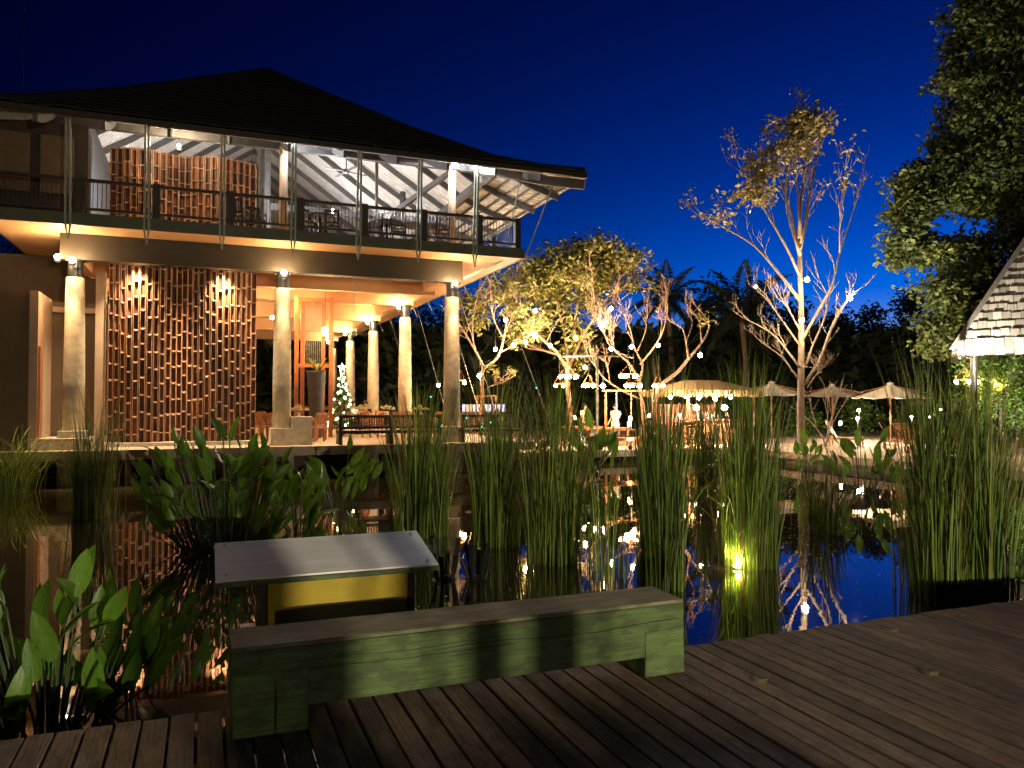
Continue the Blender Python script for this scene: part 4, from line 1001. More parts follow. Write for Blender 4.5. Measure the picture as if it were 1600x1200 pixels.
# distant dark trees, each with its own crown
def far_tree(px, top, d, hw, lab, seed, n=2600, base=690):
    rg = random.Random(seed); c = at(px, base, d=d); t_ = thing('background_tree', lab, 'tree', (c.x, c.y, -.32), group='dark trees beyond the garden')
    s = d / F; H = (630 - top) * s + CAMZ + .3; rx = hw * s; b = MB(); tips = []
    p0 = Vector((c.x, c.y, -.32)); fork = p0 + Vector((rg.uniform(-.3, .3), 0, H * .4)); b.tube([p0, fork], [.32, .22], 8)
    for k in range(5): grow(b, fork, (rg.gauss(0, .6), rg.gauss(0, .6), .9), H * .2, .14, 2, tips, rg, .5, .15)
    cr = MB(); m = 60; L = max(.4, 8.0 * s)
    for k in range(m):
        a = rg.uniform(0, 6.283); q = math.sqrt(rg.random()); h = rg.random() ** .8
        rr = rx * math.sin(math.pi * min(.97, .18 + .80 * h)) ** .6 * q
        o = p0 + Vector((math.cos(a) * rr, math.sin(a) * rr, H * (.16 + .8 * h)))
        leafcloud(cr, o, (rx * .17, rx * .17, H * .05), n // m, L, L * .45, rg)
    b.build('trunk', m_bark, t_, smooth=True); cr.build('crown', m_leafdark, t_)
ft = [(665, 470, 62, 60, 'behind the garden-side columns'), (735, 478, 60, 60, 'behind the small forked tree'), (800, 490, 64, 60, 'behind the string-lit gap between two leafy trees'), (870, 470, 66, 60, 'behind the broad leafy tree'), (950, 520, 60, 55, 'behind the steel lamp pole'), (1000, 540, 56, 44, 'just left of the darker palm'), (1098, 478, 66, 30, 'between the two palms'), (1120, 436, 62, 52, 'rising highest between the palms and the tall bare tree'), (1180, 438, 60, 50, 'behind the left boughs of the tall bare tree'), (1240, 470, 66, 50, 'behind the trunk of the tall bare tree'), (1310, 486, 62, 50, 'behind the middle parasol'), (1370, 478, 60, 52, 'behind the widest parasol'), (1425, 452, 58, 48, 'beside the huge tree over the shingled roof'), (1490, 440, 60, 55, 'behind the huge tree trunk'), (1580, 430, 56, 60, 'behind the shingled roof'), (600, 480, 70, 60, 'far behind the dining room'), (520, 490, 74, 60, 'far behind the decorated fir tree'), (430, 490, 76, 60, 'far behind the middle front column'), (340, 490, 78, 60, 'far behind the bamboo screen'), (30, 380, 60, 70, 'far behind the brown rendered wall')]
for k, (px, top, d, hw, w) in enumerate(ft): far_tree(px, top, d, hw, 'dark tree ' + w, 100 + k)
b = MB(); rg = random.Random(77)
for _ in range(26000):
    px = rg.uniform(280, 1700); d = rg.uniform(50, 56); p = at(px, 690 - 165 * rg.random(), d=d); p.z = max(-.2, p.z)
    k = rg.uniform(.8, 1.7); b.leaf(p, (rg.uniform(-1, 1), rg.uniform(-1, 1), rg.uniform(-.6, .8)), (rg.uniform(-1, 1), rg.uniform(-1, 1), 1), k, k * .5)
tag(b.build('undergrowth', m_leafdark), 'dark undergrowth filling the foot of the far trees', 'undergrowth', kind='stuff')
# palms
def frond_me(seed, L=3.2):
    rg = random.Random(seed); b = MB(); n = 22; pts = [Vector((0, L * t, .9 * L * (t * .55 - t * t * .75))) for t in [i / n for i in range(n + 1)]]
    b.tube(pts[::2], [.04 - .0032 * i for i in range(len(pts[::2]))], 4)
    for i in range(3, n + 1):
        for s in (-1, 1):
            l = .75 * math.sin(math.pi * min(.95, .15 + i / n * .85)) + .1
            d = Vector((s * .8, .55, -.55 + rg.uniform(-.2, .1))); b.leaf(pts[i], d, (0, 0, 1), l, .15)
    me = b.mesh('frond'); me.materials.append(m_leafdark); return me
fms = [frond_me(k) for k in range(3)]
def palm(px, top, d, lab, seed, L=1.0, n=18):
    rg = random.Random(seed); c = at(px, 690, d=d); p0 = Vector((c.x, c.y, -.32)); t = at(px, top, d=d); t_ = thing('coconut_palm', lab, 'palm', p0, group='palms beyond the garden')
    b = MB(); b.tube(smooth_path([p0, p0.lerp(t, .5) + Vector((.35, 0, 0)), t], 4), [.22] * 4 + [.15] * 5, 8); b.build('trunk', m_bark, t_, smooth=True)
    inv = WM[t_].inverted()
    for k in range(n):
        M = Matrix.Translation(t) @ Matrix.Rotation(k * 2.4 + rg.uniform(-.2, .2), 4, 'Z') @ Matrix.Rotation(R(62 - 105 * k / n), 4, 'X') @ Matrix.Diagonal((L, L, L, 1))
        piece('frond', fms[k % 3], None, t_, inv @ M)
palm(1042, 466, 48, 'coconut palm silhouetted against the sky', 1, .85, 26)
palm(1158, 490, 44, 'drooping dark palm standing before the tallest far tree', 2, 1.1, 20)
palm(1020, 560, 46, 'low dark palm half hidden behind the bare candelabra tree', 3, .8, 14)

# ================================================================== bulbs hung in the trees and over the decks
def bulb_lamp(px, py, d, lab, grp, w=14, r=.085, m=None, color=SOFT, cord=.9, cat='bulb lamp', name='hanging_bulb'):
    p = at(px, py, d=d); t_ = thing(name, lab, cat, p, group=grp)
    b = MB(); b.tube([p + Vector((0, 0, r * .9)), p + Vector((.02, 0, cord))], .006, 4); b.build('cord', m_black, t_)
    b = MB(); b.lathe([(.028, r * .75), (.028, r + .06), (.012, r + .075)], p, 8); b.build('socket', m_black, t_)
    b = MB(); b.ball(p, r, 10); b.build('bulb', m or m_bulbw, t_, smooth=True)
    if w: light('bulb_light', p - FH * .18 - Vector((0, 0, .06)), w, color, t_, .06)
for grp, lab, d, pts in (
    ('bulbs in the small forked tree', 'round bulb hanging from the small forked tree by the pavilion', D1 - .8, ((749, 587), (774, 546), (790, 500), (803, 539), (821, 534))),
    ('bulbs in the broad leafy tree', 'round bulb hanging among the leaves of the broad leafy tree', D2 - 1.8, ((836, 486), (836, 526), (860, 540), (899, 527), (942, 506), (955, 482))),
    ('bulbs in the bare candelabra tree', 'round bulb hanging in the bare candelabra tree', D3 - .9, ((914, 574), (955, 545), (987, 542), (1028, 540)))):
    wire = []
    for px, py in pts:
        d_ = d + rnd.uniform(-.5, .5); wire.append(at(px, py, d=d_) + Vector((.02, 0, .9)))
        bulb_lamp(px, py, d_, lab, grp, 20 if 'leafy' in grp or 'forked' in grp else 12)
    b = MB()
    for p0, p1 in zip(wire, wire[1:]): b.tube([p0.lerp(p1, k / 6) - Vector((0, 0, .16 * math.sin(math.pi * k / 6))) for k in range(7)], .009, 4)
    tag(b.build('light_cable', m_black), 'thin black sagging cable carrying the ' + grp, 'cable')
bulb_lamp(1094, 555, 30, 'round bulb hanging under the long arm of the leaning bare tree', 'single bulbs over the far deck', 24, .085)
bulb_lamp(1261, 437, D4 - .5, 'uppermost bright bulb on the trunk of the tall bare tree', 'bulbs in the tall bare tree', 55, .09)
bulb_lamp(1328, 466, D4 - .4, 'bulb hanging among the right-hand twigs of the tall bare tree', 'bulbs in the tall bare tree', 55, .09)
bulb_lamp(1253, 500, D4 - .6, 'bulb before the trunk of the tall bare tree where side boughs start', 'bulbs in the tall bare tree', 55, .09)
bulb_lamp(1181, 448, D4, 'small bulb at the tip of a left bough of the tall bare tree', 'bulbs in the tall bare tree', 4, .05)
bulb_lamp(1014, 649, 27.5, 'low white bulb among the reeds before the dining deck', 'single bulbs over the far deck', 6, .06, m_bulbc, COOL, .5)
bulb_lamp(685, 602, 29, 'orange bulb between the corner column and the next', 'single bulbs over the far deck', 10, .07, m_bulba, AMBER)
def chandelier(px, py, d, nb, rad, lab, rise=.5, w=10):
    p = at(px, py, d=d); t_ = thing('ring_chandelier', lab, 'chandelier', p, group='copper ring chandeliers')
    b = MB(); n = 20; b.tube([p + Vector((math.cos(6.2832 * i / n) * rad, math.sin(6.2832 * i / n) * rad, .1)) for i in range(n + 1)], .018, 5); b.build('ring', m_copper, t_)
    for k in range(3):
        a = k * 2.094 + .3; b = MB(); b.tube([p + Vector((math.cos(a) * rad, math.sin(a) * rad, .1)), p + Vector((0, 0, rise))], .01, 4); b.build('rod', m_copper, t_)
    b = MB(); b.tube([p + Vector((0, 0, rise)), p + Vector((0, 0, rise + .8))], .008, 4); b.build('cable', m_black, t_)
    for k in range(nb):
        a = 6.2832 * (k + .25) / nb; b = MB(); b.ball(p + Vector((math.cos(a) * rad, math.sin(a) * rad, 0)), .065, 10); b.build('bulb', m_bulba, t_, smooth=True)
    light('chandelier_light', p - Vector((0, 0, .12)), w, AMBER, t_, .1)
for px, py, d, nb, rad, lab in ((720, 598, 30, 4, .2, 'copper ring chandelier with few bulbs beside the corner column'), (888, 589, 31, 6, .36, 'larger copper ring chandelier under the broad leafy tree'), (874, 603, 32.5, 4, .22, 'small low copper chandelier beneath the larger one'), (920, 603, 31.5, 5, .24, 'copper chandelier hanging beside the steel pole'), (982, 588, 31, 5, .34, 'copper ring chandelier hung before the bare candelabra tree'), (990, 603, 29.8, 5, .3, 'lower copper chandelier over the dining table with the waiting person'), (1029, 603, 31, 4, .22, 'copper chandelier next to the thatched bar'), (1509, 597, 26, 5, .34, 'copper chandelier glowing beside the bright hedge')):
    chandelier(px, py, d, nb, rad, lab)
bulb_lamp(942, 603, 31, 'large white bulb hanging next to the steel pole', 'single bulbs over the far deck', 20, .1)
bulb_lamp(1555, 598, 26.5, 'small orange bulb before the bright hedge', 'single bulbs over the far deck', 12, .06, m_bulba, AMBER)
p = at(933, 692, d=29.5); tp = at(933, 556, d=29.5)
t_ = thing('pergola_pole', 'slim steel pole with long cross bar carrying chandeliers', 'pole', (p.x, p.y, ZD))
b = MB(); b.tube([(p.x, p.y, ZD), tp], .045, 8); b.build('pole', m_steel, t_)
b = MB(); b.tube([at(880, 557, d=31), tp, at(985, 557, d=29.5)], .03, 6); b.build('cross_bar', m_steel, t_)

def uplight(px, d, tpx, tpy, td, w, lab, ang=75, color=SOFT):  # added lamps that brighten the trees; no such fittings are seen
    p = at(px, 690, d=d); p.z = ZD; t2 = thing('fill_uplight', lab, 'lamp', p, group='uplights added to brighten the trees')
    b = MB(); b.lathe([(.07, 0), (.085, .14), (.05, .16)], p, 10); b.build('housing', m_black, t2)
    spot('spot_light', p + Vector((0, 0, .22)), at(tpx, tpy, d=td), w, color, t2, ang, .9, .06)
uplight(840, 29, 890, 430, D2, 1500, 'added uplight beneath the broad leafy tree')
uplight(735, 29, 765, 470, D1, 420, 'added uplight beneath the small forked tree')
uplight(985, 29, 1010, 520, D3, 170, 'added uplight beneath the bare candelabra tree')
uplight(1215, 26.9, 1232, 260, D4, 1500, 'added uplight beneath the tall bare tree', 50)
uplight(1440, 24.5, 1450, 330, D5, 650, 'added uplight beneath the huge tree', 80, (1, .88, .55))

# ================================================================== dining deck furniture, bar, people
def long_table(px, Y_d, L, lab, rz=0.0, h=.75, w=.8, name='picnic_table', cat='table'):
    c = at(px, 680, d=Y_d); t_ = thing(name, lab, cat, (c.x, c.y, ZD), rz)
    for k in range(4 if w > .5 else 2):
        n = 4 if w > .5 else 2; yy = -w / 2 + w * (k + .5) / n; b = MB(); b.box((0, yy, h - .025), (L, w / n - .012, .045)); b.build('plank', m_teak, t_, local=True)
    for sx in (-1, 1):
        for sy in (-1, 1):
            b = MB(); b.box((sx * (L / 2 - .15), sy * (w / 2 - .08), (h - .05) / 2), (.08, .08, h - .05)); b.build('leg', m_teak, t_, local=True)
    b = MB(); b.box((0, 0, h - .1), (L - .3, .06, .09)); b.build('stretcher', m_teak, t_, local=True)
long_table(945, 31.5, 2.2, 'orange wooden dining table beside the standing person in white', .2)
long_table(980, 29.3, 1.6, 'low orange wooden bench on the lit dining deck', .1, .45, .36, 'wooden_bench', 'bench')
long_table(905, 33.5, 2.0, 'orange wooden table before the person in cream shirt', .2)
long_table(1072, 29.2, 1.1, 'wooden side table in front of the thatched bar', 0, 1.05, .6)
fc0 = make_chair(m_teak, 'deck_chair', 'teak chair on the lit deck beside the thatched bar', 'teak chairs near the bar')
fc0.location = tuple(at(1080, 690, d=28).xy) + (ZD,); fc0.rotation_euler = (0, 0, 2.8)
for px, d, rz in ((1055, 30.5, 1.2), (1110, 29, -2.6)): clone(fc0, tuple(at(px, 690, d=d).xy) + (ZD,), rz)
# small table lanterns
for k, (px, py, d) in enumerate(((963, 652, 31.2), (985, 654, 29.5), (983, 662, 29.0), (898, 652, 33), (1313, 661, 33), (1062, 650, 29.1))):
    p = at(px, py, d=d); t_ = thing('table_lantern', 'small glowing glass lantern ' + ('beside the standing person in white', 'above the low orange bench', 'just over the seat of the low orange bench', 'near the person in cream shirt', 'on the lawn side between two parasols', 'by the side table at the thatched bar')[k], 'lantern', p, group='table lanterns on the far deck')
    b = MB(); b.lathe([(.05, -.09), (.06, -.05), (.06, .06), (.03, .09)], p, 10); b.build('glass', m_candle, t_, smooth=True)
    b = MB(); b.lathe([(.065, -.11), (.065, -.091)], p, 10); b.build('base', m_black, t_)
# A-frame swing
sw = at(975, 690, d=32.2)
t_ = thing('swing_frame', 'wooden A-frame swing standing behind the dining table', 'swing', (sw.x, sw.y, ZD))
for s in (-1, 1):
    for q in (-.75, .75):
        b = MB(); b.bar((sw.x + s * .85 + q * .6, sw.y + q, ZD), (sw.x + s * .85, sw.y, 2.15), .07, .07); b.build('leg', m_teak, t_)
b = MB(); b.bar((sw.x - 1.0, sw.y, 2.12), (sw.x + 1.0, sw.y, 2.12), .08, .08); b.build('top_bar', m_teak, t_)
for s in (-.35, .35):
    b = MB(); b.tube([(sw.x + s, sw.y, 2.1), (sw.x + s, sw.y, .5)], .02, 5); b.build('rope', m_cloth, t_)
b = MB(); b.box((sw.x, sw.y, .48), (.9, .35, .05)); b.build('seat', m_teak, t_)
# thatched bar
c = at(1097, 690, d=34); hx, hy = c.x, c.y; zr = at(1097, 601, d=33).z
t_ = thing('thatched_bar', 'low thatched bar hut strung with globe lights', 'hut', (hx, hy, ZD))
m_thatch = mat('thatch', (.42, .27, .12), .9, .5, 14, stretch=(1, 1, .15), bump=.8)
b = MB(); W_, D_ = 2.0, 1.7
rg = random.Random(9); top_ = [(hx - .9, hy, zr + .5), (hx + .9, hy, zr + .5)]; bt = [(hx - W_, hy - D_, zr - .28), (hx + W_, hy - D_, zr - .28), (hx + W_, hy + D_, zr - .28), (hx - W_, hy + D_, zr - .28)]
top_ = [(hx - .9, hy, zr + .22), (hx + .9, hy, zr + .22)]
b.add(top_ + bt, [(2, 3, 1, 0), (3, 4, 1), (4, 5, 0, 1), (5, 2, 0)]); b.add([(x, y, z - .14) for x, y, z in bt], [(3, 2, 1, 0)])
for i in range(4):
    p0, p1 = Vector(bt[i]), Vector(bt[(i + 1) % 4])
    for k in range(60): q = p0.lerp(p1, (k + rg.random()) / 60); b.bar(q + Vector((0, 0, .03)), q + Vector((rg.uniform(-.03, .03), rg.uniform(-.03, .03), -.16 - .1 * rg.random())), .07, .03)
b.build('thatch_roof', m_thatch, t_)
for sx in (-1, 1):
    for sy in (-1, 1):
        b = MB(); b.tube([(hx + sx * 1.7, hy + sy * 1.4, ZD), (hx + sx * 1.7, hy + sy * 1.4, zr - .2)], .07, 8); b.build('post', m_teak, t_)
b = MB(); b.box((hx, hy - .9, ZD + .5), (2.8, .5, 1.0)); b.box((hx, hy - .92, ZD + 1.03), (3.0, .66, .06)); b.build('counter', m_teak, t_)
b = MB(); b.box((hx, hy + 1.2, ZD + .9), (3.0, .3, 1.6)); b.build('back_shelf', m_teak, t_)
for px, py in ((1048, 620), (1070, 618), (1092, 621), (1118, 623), (1142, 620)): bulb_lamp(px, py, 31.9, 'globe light in the row under the thatched bar eave', 'globe lights of the thatched bar', 12, .09, m_bulbw, SOFT, .2)
for px, py in ((1088, 637), (1132, 637)): bulb_lamp(px, py, 32.4, 'large white globe light inside the thatched bar ' + ('above the counter middle' if px < 1100 else 'beside the bar post next to the parasol'), 'globe lights of the thatched bar', 30, .12, m_bulbc, (1, .97, .85), .5)
rg = random.Random(6)
for k in range(14):
    x = hx - 1.2 + k * .18; b = MB(); b.lathe([(.035, 0), (.04, .16), (.015, .22), (.015, .29)], (x, hy - .85 + rg.uniform(-.1, .1), ZD + 1.062), 8)
    tag(b.build('bottle', (m_teal, m_copper, m_white)[k % 3], smooth=True), 'small bottle standing on the thatched bar counter', 'bottle', 'bottles on the bar counter')
# blue backlit counter panel beyond the terrace bench
p0, p1 = at(722, 643, d=37), at(790, 632, d=37)
t_ = thing('blue_lit_counter', 'counter with pale blue glowing panels beyond the terrace bench', 'counter', ((p0.x + p1.x) / 2, p0.y, ZD))
dv = (Vector((p1.x, p1.y, 0)) - Vector((p0.x, p0.y, 0))); n = 12; rzc = math.atan2(dv.y, dv.x)
for k in range(n):
    q = Vector((p0.x, p0.y, 0)) + dv * (k + .5) / n; b = MB(); b.box((q.x, q.y, (p0.z + p1.z) / 2), (dv.length / n - .03, .05, p1.z - p0.z), rzc); b.build('panel', m_blue if k not in (1, 2) else m_white, t_)
b = MB(); q = Vector((p0.x, p0.y, 0)) + dv / 2; b.box((q.x, q.y + .3, (p0.z + ZD) / 2 - .01), (dv.length, .5, p0.z - ZD - .02), rzc); b.build('counter_base', m_wall, t_)
# trees' wooden prop frame
c = at(760, 690, d=32.4); t_ = thing('tree_prop', 'wooden prop frame round the trunk of the small forked tree', 'frame', (c.x, c.y, ZD))
for s in (-1, 1):
    for q in (-.4, .4):
        b = MB(); b.bar((c.x + s * .55, c.y + q, ZD), (c.x + s * .3, c.y + q * .6, 1.95), .06, .06); b.build('prop', m_teak, t_)
b = MB(); b.bar((c.x - .4, c.y - .24, 1.9), (c.x + .4, c.y - .24, 1.9), .05, .05); b.bar((c.x - .4, c.y + .24, 1.9), (c.x + .4, c.y + .24, 1.9), .05, .05); b.build('tie', m_teak, t_)
# people ---------------------------------------------------------------
def skin(name, vs, es, rs, mt, parent, sub=2, root=0):
    me = bpy.data.meshes.new(name); me.from_pydata(vs, es, []); o = bpy.data.objects.new(name + '_tmp', me); COL.objects.link(o)
    sk = o.modifiers.new('s', 'SKIN'); sk.use_smooth_shade = True
    for i, r in enumerate(rs): me.skin_vertices[0].data[i].radius = (r if isinstance(r, tuple) else (r, r))
    for i in range(len(vs)): me.skin_vertices[0].data[i].use_root = (i == root)
    ss = o.modifiers.new('u', 'SUBSURF'); ss.levels = sub; ss.render_levels = sub
    dg = bpy.context.evaluated_depsgraph_get(); m2 = bpy.data.meshes.new_from_object(o.evaluated_get(dg)); bpy.data.objects.remove(o)
    m2.name = name; m2.materials.clear(); m2.materials.append(mt); m2.polygons.foreach_set('use_smooth', [True] * len(m2.polygons))
    return piece(name, m2, None, parent)
def person(p, rz, lab, shirt, apron, arm=0.0):
    t_ = thing('person', lab, 'person', p, rz)
    vs = [(0, 0, .93), (0, .0, 1.12), (0, .01, 1.36), (0, .01, 1.47), (0, -.01, 1.55), (0, -.01, 1.66)]; rs = [(.15, .11), (.135, .1), (.15, .1), (.06, .055), (.085, .095), (.06, .075)]
    es = [(0, 1), (1, 2), (2, 3), (3, 4), (4, 5)]
    for s in (-1, 1):
        k = len(vs); vs += [(s * .09, 0, .86), (s * .1, -.01 + .03 * s, .48), (s * .1, .02 + .04 * s, .09), (s * .1, -.12 + .04 * s, .04)]; rs += [.085, .06, .042, .035]; es += [(0, k), (k, k + 1), (k + 1, k + 2), (k + 2, k + 3)]
        k = len(vs); a = arm if s > 0 else arm * .6
        vs += [(s * .18, .01, 1.38), (s * .22, .0 - .05 * a, 1.12), (s * .2, -.1 - .2 * a, .92 + .12 * a), (s * .19, -.15 - .25 * a, .86 + .14 * a)]; rs += [.055, .042, .034, .03]; es += [(2, k), (k, k + 1), (k + 1, k + 2), (k + 2, k + 3)]
        hnd = vs[k + 3]
        for f, (dx, L) in enumerate(((-.024, .075), (-.008, .085), (.008, .08), (.022, .062))):
            j = len(vs); vs += [(hnd[0] + dx * .6, hnd[1] - .03, hnd[2] - .03), (hnd[0] + dx, hnd[1] - .04, hnd[2] - .03 - L * .6), (hnd[0] + dx, hnd[1] - .03, hnd[2] - .03 - L)]; rs += [.011, .009, .007]; es += [(k + 3, j), (j, j + 1), (j + 1, j + 2)]
        j = len(vs); vs += [(hnd[0] - s * .035, hnd[1] - .02, hnd[2] - .02), (hnd[0] - s * .05, hnd[1] - .04, hnd[2] - .06)]; rs += [.011, .008]; es += [(k + 3, j), (j, j + 1)]
    body = skin('body', vs, es, rs, m_skin, t_)
    skin('shirt', [(0, 0, .9), (0, 0, 1.12), (0, .01, 1.36), (0, .01, 1.44), (-.19, .01, 1.38), (-.225, 0, 1.2), (.19, .01, 1.38), (.225, 0, 1.2)], [(0, 1), (1, 2), (2, 3), (2, 4), (4, 5), (2, 6), (6, 7)], [(.175, .135), (.16, .125), (.172, .125), .075, .075, .066, .075, .066], shirt, t_)
    skin('trousers', [(0, 0, .93), (-.09, 0, .84), (-.1, -.04, .48), (-.1, -.02, .12), (.09, 0, .84), (.1, .02, .48), (.1, .06, .12)], [(0, 1), (1, 2), (2, 3), (0, 4), (4, 5), (5, 6)], [(.165, .12), .1, .078, .062, .1, .078, .062], m_trouser, t_)
    if apron:
        b = MB(); n = 10
        for z, r in ((1.0, .19), (.75, .21), (.42, .215)):
            for i in range(n + 1): a = math.pi * (1.0 + i / n); b.v.append((math.cos(a) * r, math.sin(a) * r * .95, z))
        for i in range(2):
            for j in range(n): b.f.append((i * (n + 1) + j, i * (n + 1) + j + 1, (i + 1) * (n + 1) + j + 1, (i + 1) * (n + 1) + j))
        b.build('apron', apron, t_, smooth=True, local=True)
    b = MB(); b.ball((0, .015, 1.645), .105, 12, 1.02); b.v = [v for v in b.v]; b.build('hair', m_hair, t_, smooth=True, local=True)
    b = MB(); b.leaf((0, -.1, 1.6), (0, -.6, -1), (0, -1, .2), .045, .03); b.box((0, -.098, 1.545), (.05, .01, .012)); b.build('face_detail', m_skin, body, local=True)
    b = MB(); b.box((-.035, -.098, 1.605), (.022, .01, .01)); b.box((.035, -.098, 1.605), (.022, .01, .01)); b.build('eyes', m_hair, body, local=True)
    return t_
p = at(962, 690, d=33); person((p.x, p.y, ZD), -1.2, 'standing person in white T-shirt and pale apron beside the orange table', m_white, m_white, .6)
p = at(914, 690, d=34.5); person((p.x, p.y, ZD), .3, 'standing person in loose cream shirt behind the orange table', m_cloth, None, .8)

def seated(p, rz, lab, shirt):
    t_ = thing('person', lab, 'person', p, rz)
    vs = [(0, 0, .5), (0, .03, .72), (0, .02, .95), (0, .01, 1.07), (0, -.01, 1.15), (0, -.01, 1.27)]; rs = [(.16, .13), (.14, .11), (.155, .1), (.055, .055), (.085, .095), (.06, .075)]; es = [(i, i + 1) for i in range(5)]
    for q in (-1, 1):
        k = len(vs); vs += [(q * .1, -.05, .5), (q * .12, -.42, .5), (q * .12, -.42, .1), (q * .12, -.55, .05)]; rs += [.09, .065, .045, .035]; es += [(0, k), (k, k + 1), (k + 1, k + 2), (k + 2, k + 3)]
        k = len(vs); vs += [(q * .19, .01, .97), (q * .23, -.06, .74), (q * .16, -.28, .78), (q * .13, -.36, .79)]; rs += [.055, .043, .034, .028]; es += [(2, k), (k, k + 1), (k + 1, k + 2), (k + 2, k + 3)]
        for j in range(5):
            a = len(vs); dx = (-.024, -.01, .006, .02, -.035)[j]; vs.append((vs[k + 3][0] + dx, vs[k + 3][1] - (.07 if j < 4 else .03), .775)); rs.append(.009); es.append((k + 3, a))
    skin('body', vs, es, rs, m_skin, t_)
    skin('shirt', [(0, 0, .5), (0, .03, .72), (0, .02, .95), (0, .01, 1.03), (-.2, .01, .97), (-.235, -.03, .82), (.2, .01, .97), (.235, -.03, .82)], [(0, 1), (1, 2), (2, 3), (2, 4), (4, 5), (2, 6), (6, 7)], [(.18, .15), (.165, .13), (.175, .125), .072, .075, .066, .075, .066], shirt, t_)
    skin('trousers', [(0, 0, .5), (-.1, -.05, .5), (-.12, -.42, .5), (-.12, -.42, .15), (.1, -.05, .5), (.12, -.42, .5), (.12, -.42, .15)], [(0, 1), (1, 2), (2, 3), (0, 4), (4, 5), (5, 6)], [(.17, .14), .105, .08, .062, .105, .08, .062], m_trouser, t_)
    b = MB(); b.ball((0, .02, 1.255), .105, 12, 1.0); b.build('hair', m_hair, t_, smooth=True, local=True)
for px, rz, lab, sh in ((552, .4, 'seated guest in cream shirt at the table below the decorated fir tree', m_cloth), (571, -.5, 'seated guest in dark shirt at the table below the decorated fir tree', m_trouser)):
    g = at(px, 650, Y=31.75); seated((g.x, 31.75, ZF), rz, lab, sh)

# ================================================================== parasols, loungers, garden lamps
def parasol(px, apex, d, r, lab):
    a_ = at(px, apex, d=d); t_ = thing('parasol', lab, 'parasol', (a_.x, a_.y, ZD), group='cream parasols on the far deck')
    n = 8; b = MB(); rows = ((.03, 0), (.34, -.16), (.7, -.3), (1.0, -.37)); seg = n * 4
    for q, dz in rows:
        for i in range(seg):
            ph = (i % 4) / 4; sag = .055 * q * math.sin(math.pi * ph); an = 6.2832 * i / seg
            k_ = (1 - .055 * math.sin(math.pi * ph)) ; b.v.append((math.cos(an) * r * q * k_, math.sin(an) * r * q * k_, a_.z - ZD + dz * r / 1.5 * 1.5 - sag))
    for i in range(3):
        for j in range(seg): b.f.append((i * seg + j, i * seg + (j + 1) % seg, (i + 1) * seg + (j + 1) % seg, (i + 1) * seg + j))
    b.f.append(tuple(range(seg))); b.build('canopy', m_cloth, t_, local=True)
    b = MB(); b.lathe([(.16, a_.z - ZD - .02), (.12, a_.z - ZD + .05), (.02, a_.z - ZD + .07)], (0, 0, 0), 8); b.build('vent_cap', m_cloth, t_, local=True)
    b = MB(); b.lathe([(.035, 0), (.03, a_.z - ZD + .12)], (0, 0, 0), 10); b.build('pole', m_teak, t_, local=True)
    b = MB(); b.lathe([(.28, 0), (.28, .06), (.06, .1)], (0, 0, 0), 14); b.build('base', m_stone, t_, local=True)
    for k in range(n):
        an = 6.2832 * k / n; c_, s_ = math.cos(an), math.sin(an); z = a_.z - ZD
        b = MB(); b.bar((c_ * .04, s_ * .04, z - .06), (c_ * r * .98, s_ * r * .98, z - .42), .02, .03); b.bar((c_ * .04, s_ * .04, z - .62), (c_ * r * .5, s_ * r * .5, z - .28), .018, .018); b.build('rib', m_teak, t_, local=True)
parasol(1205, 598, 36, 1.55, 'cream parasol nearest the thatched bar')
parasol(1300, 602, 40, 1.5, 'cream parasol between the tall bare tree and the widest parasol')
parasol(1391, 600, 32, 1.52, 'cream parasol above the orange loungers')
lz = None
for k, (px, d, rz) in enumerate(((1408, 29.5, .8), (1425, 28.2, -.3), (1442, 31, 2.2), (1322, 31.5, .6))):
    g = at(px, 690, d=d); loc = (g.x, g.y, ZD); labs = ('orange wooden lounger under the widest parasol', 'orange wooden lounger with raised back nearest the pond edge', 'orange wooden lounger half hidden by the tall reeds', 'pale wooden lounger behind the broad-leaved plant')
    if lz is None:
        lz = thing('sun_lounger', labs[0], 'lounger', loc, rz, 'wooden loungers on the far deck')
        for s in (-1, 1):
            b = MB(); b.box((s * .31, 0, .3), (.05, 1.3, .07)); b.build('side_rail', m_teak, lz, local=True)
            for q in (-.58, .58): b = MB(); b.box((s * .31, q, .13), (.06, .06, .26)); b.build('leg', m_teak, lz, local=True)
        for j in range(9): b = MB(); b.box((0, -.58 + j * .11, .345), (.6, .085, .02)); b.build('slat', m_teak, lz, local=True)
        for j in range(8): b = MB(); f = j / 7; b.box((0, .42 + f * .33, .38 + f * .6), (.58, .075, .02), m=Matrix.Rotation(R(61), 3, 'X')); b.build('back_slat', m_teak, lz, local=True)
        b = MB(); b.box((0, .58, .7), (.56, .05, .72), m=Matrix.Rotation(R(-29), 3, 'X')); b.build('cushion', m_copcush, lz, local=True) if False else None
    else: clone(lz, loc, rz, labs[k])
for k, (px, py, d) in enumerate(((1342, 643, 36), (1340, 656, 33), (1424, 654, 34), (1441, 641, 38), (1470, 642, 36), (1453, 654, 35))):
    p = at(px, py, d=d); t_ = thing('garden_lamp', 'small white garden lamp on a short stake beyond the loungers', 'lamp', (p.x, p.y, -.3), group='garden lamps on stakes')
    b = MB(); b.tube([(p.x, p.y, -.3), p], .015, 5); b.build('stake', m_black, t_)
    b = MB(); b.ball(p + Vector((0, 0, .06)), .065 if k < 3 else .04, 8); b.build('globe', m_bulbc, t_, smooth=True)
    b = MB(); b.lathe([(.11, .11), (.1, .13), (.02, .17)], p, 10); b.build('shade', m_black, t_)
    if k < 3: light('garden_light', p + Vector((0, -.15, .02)), 60, SOFT, t_, .04)
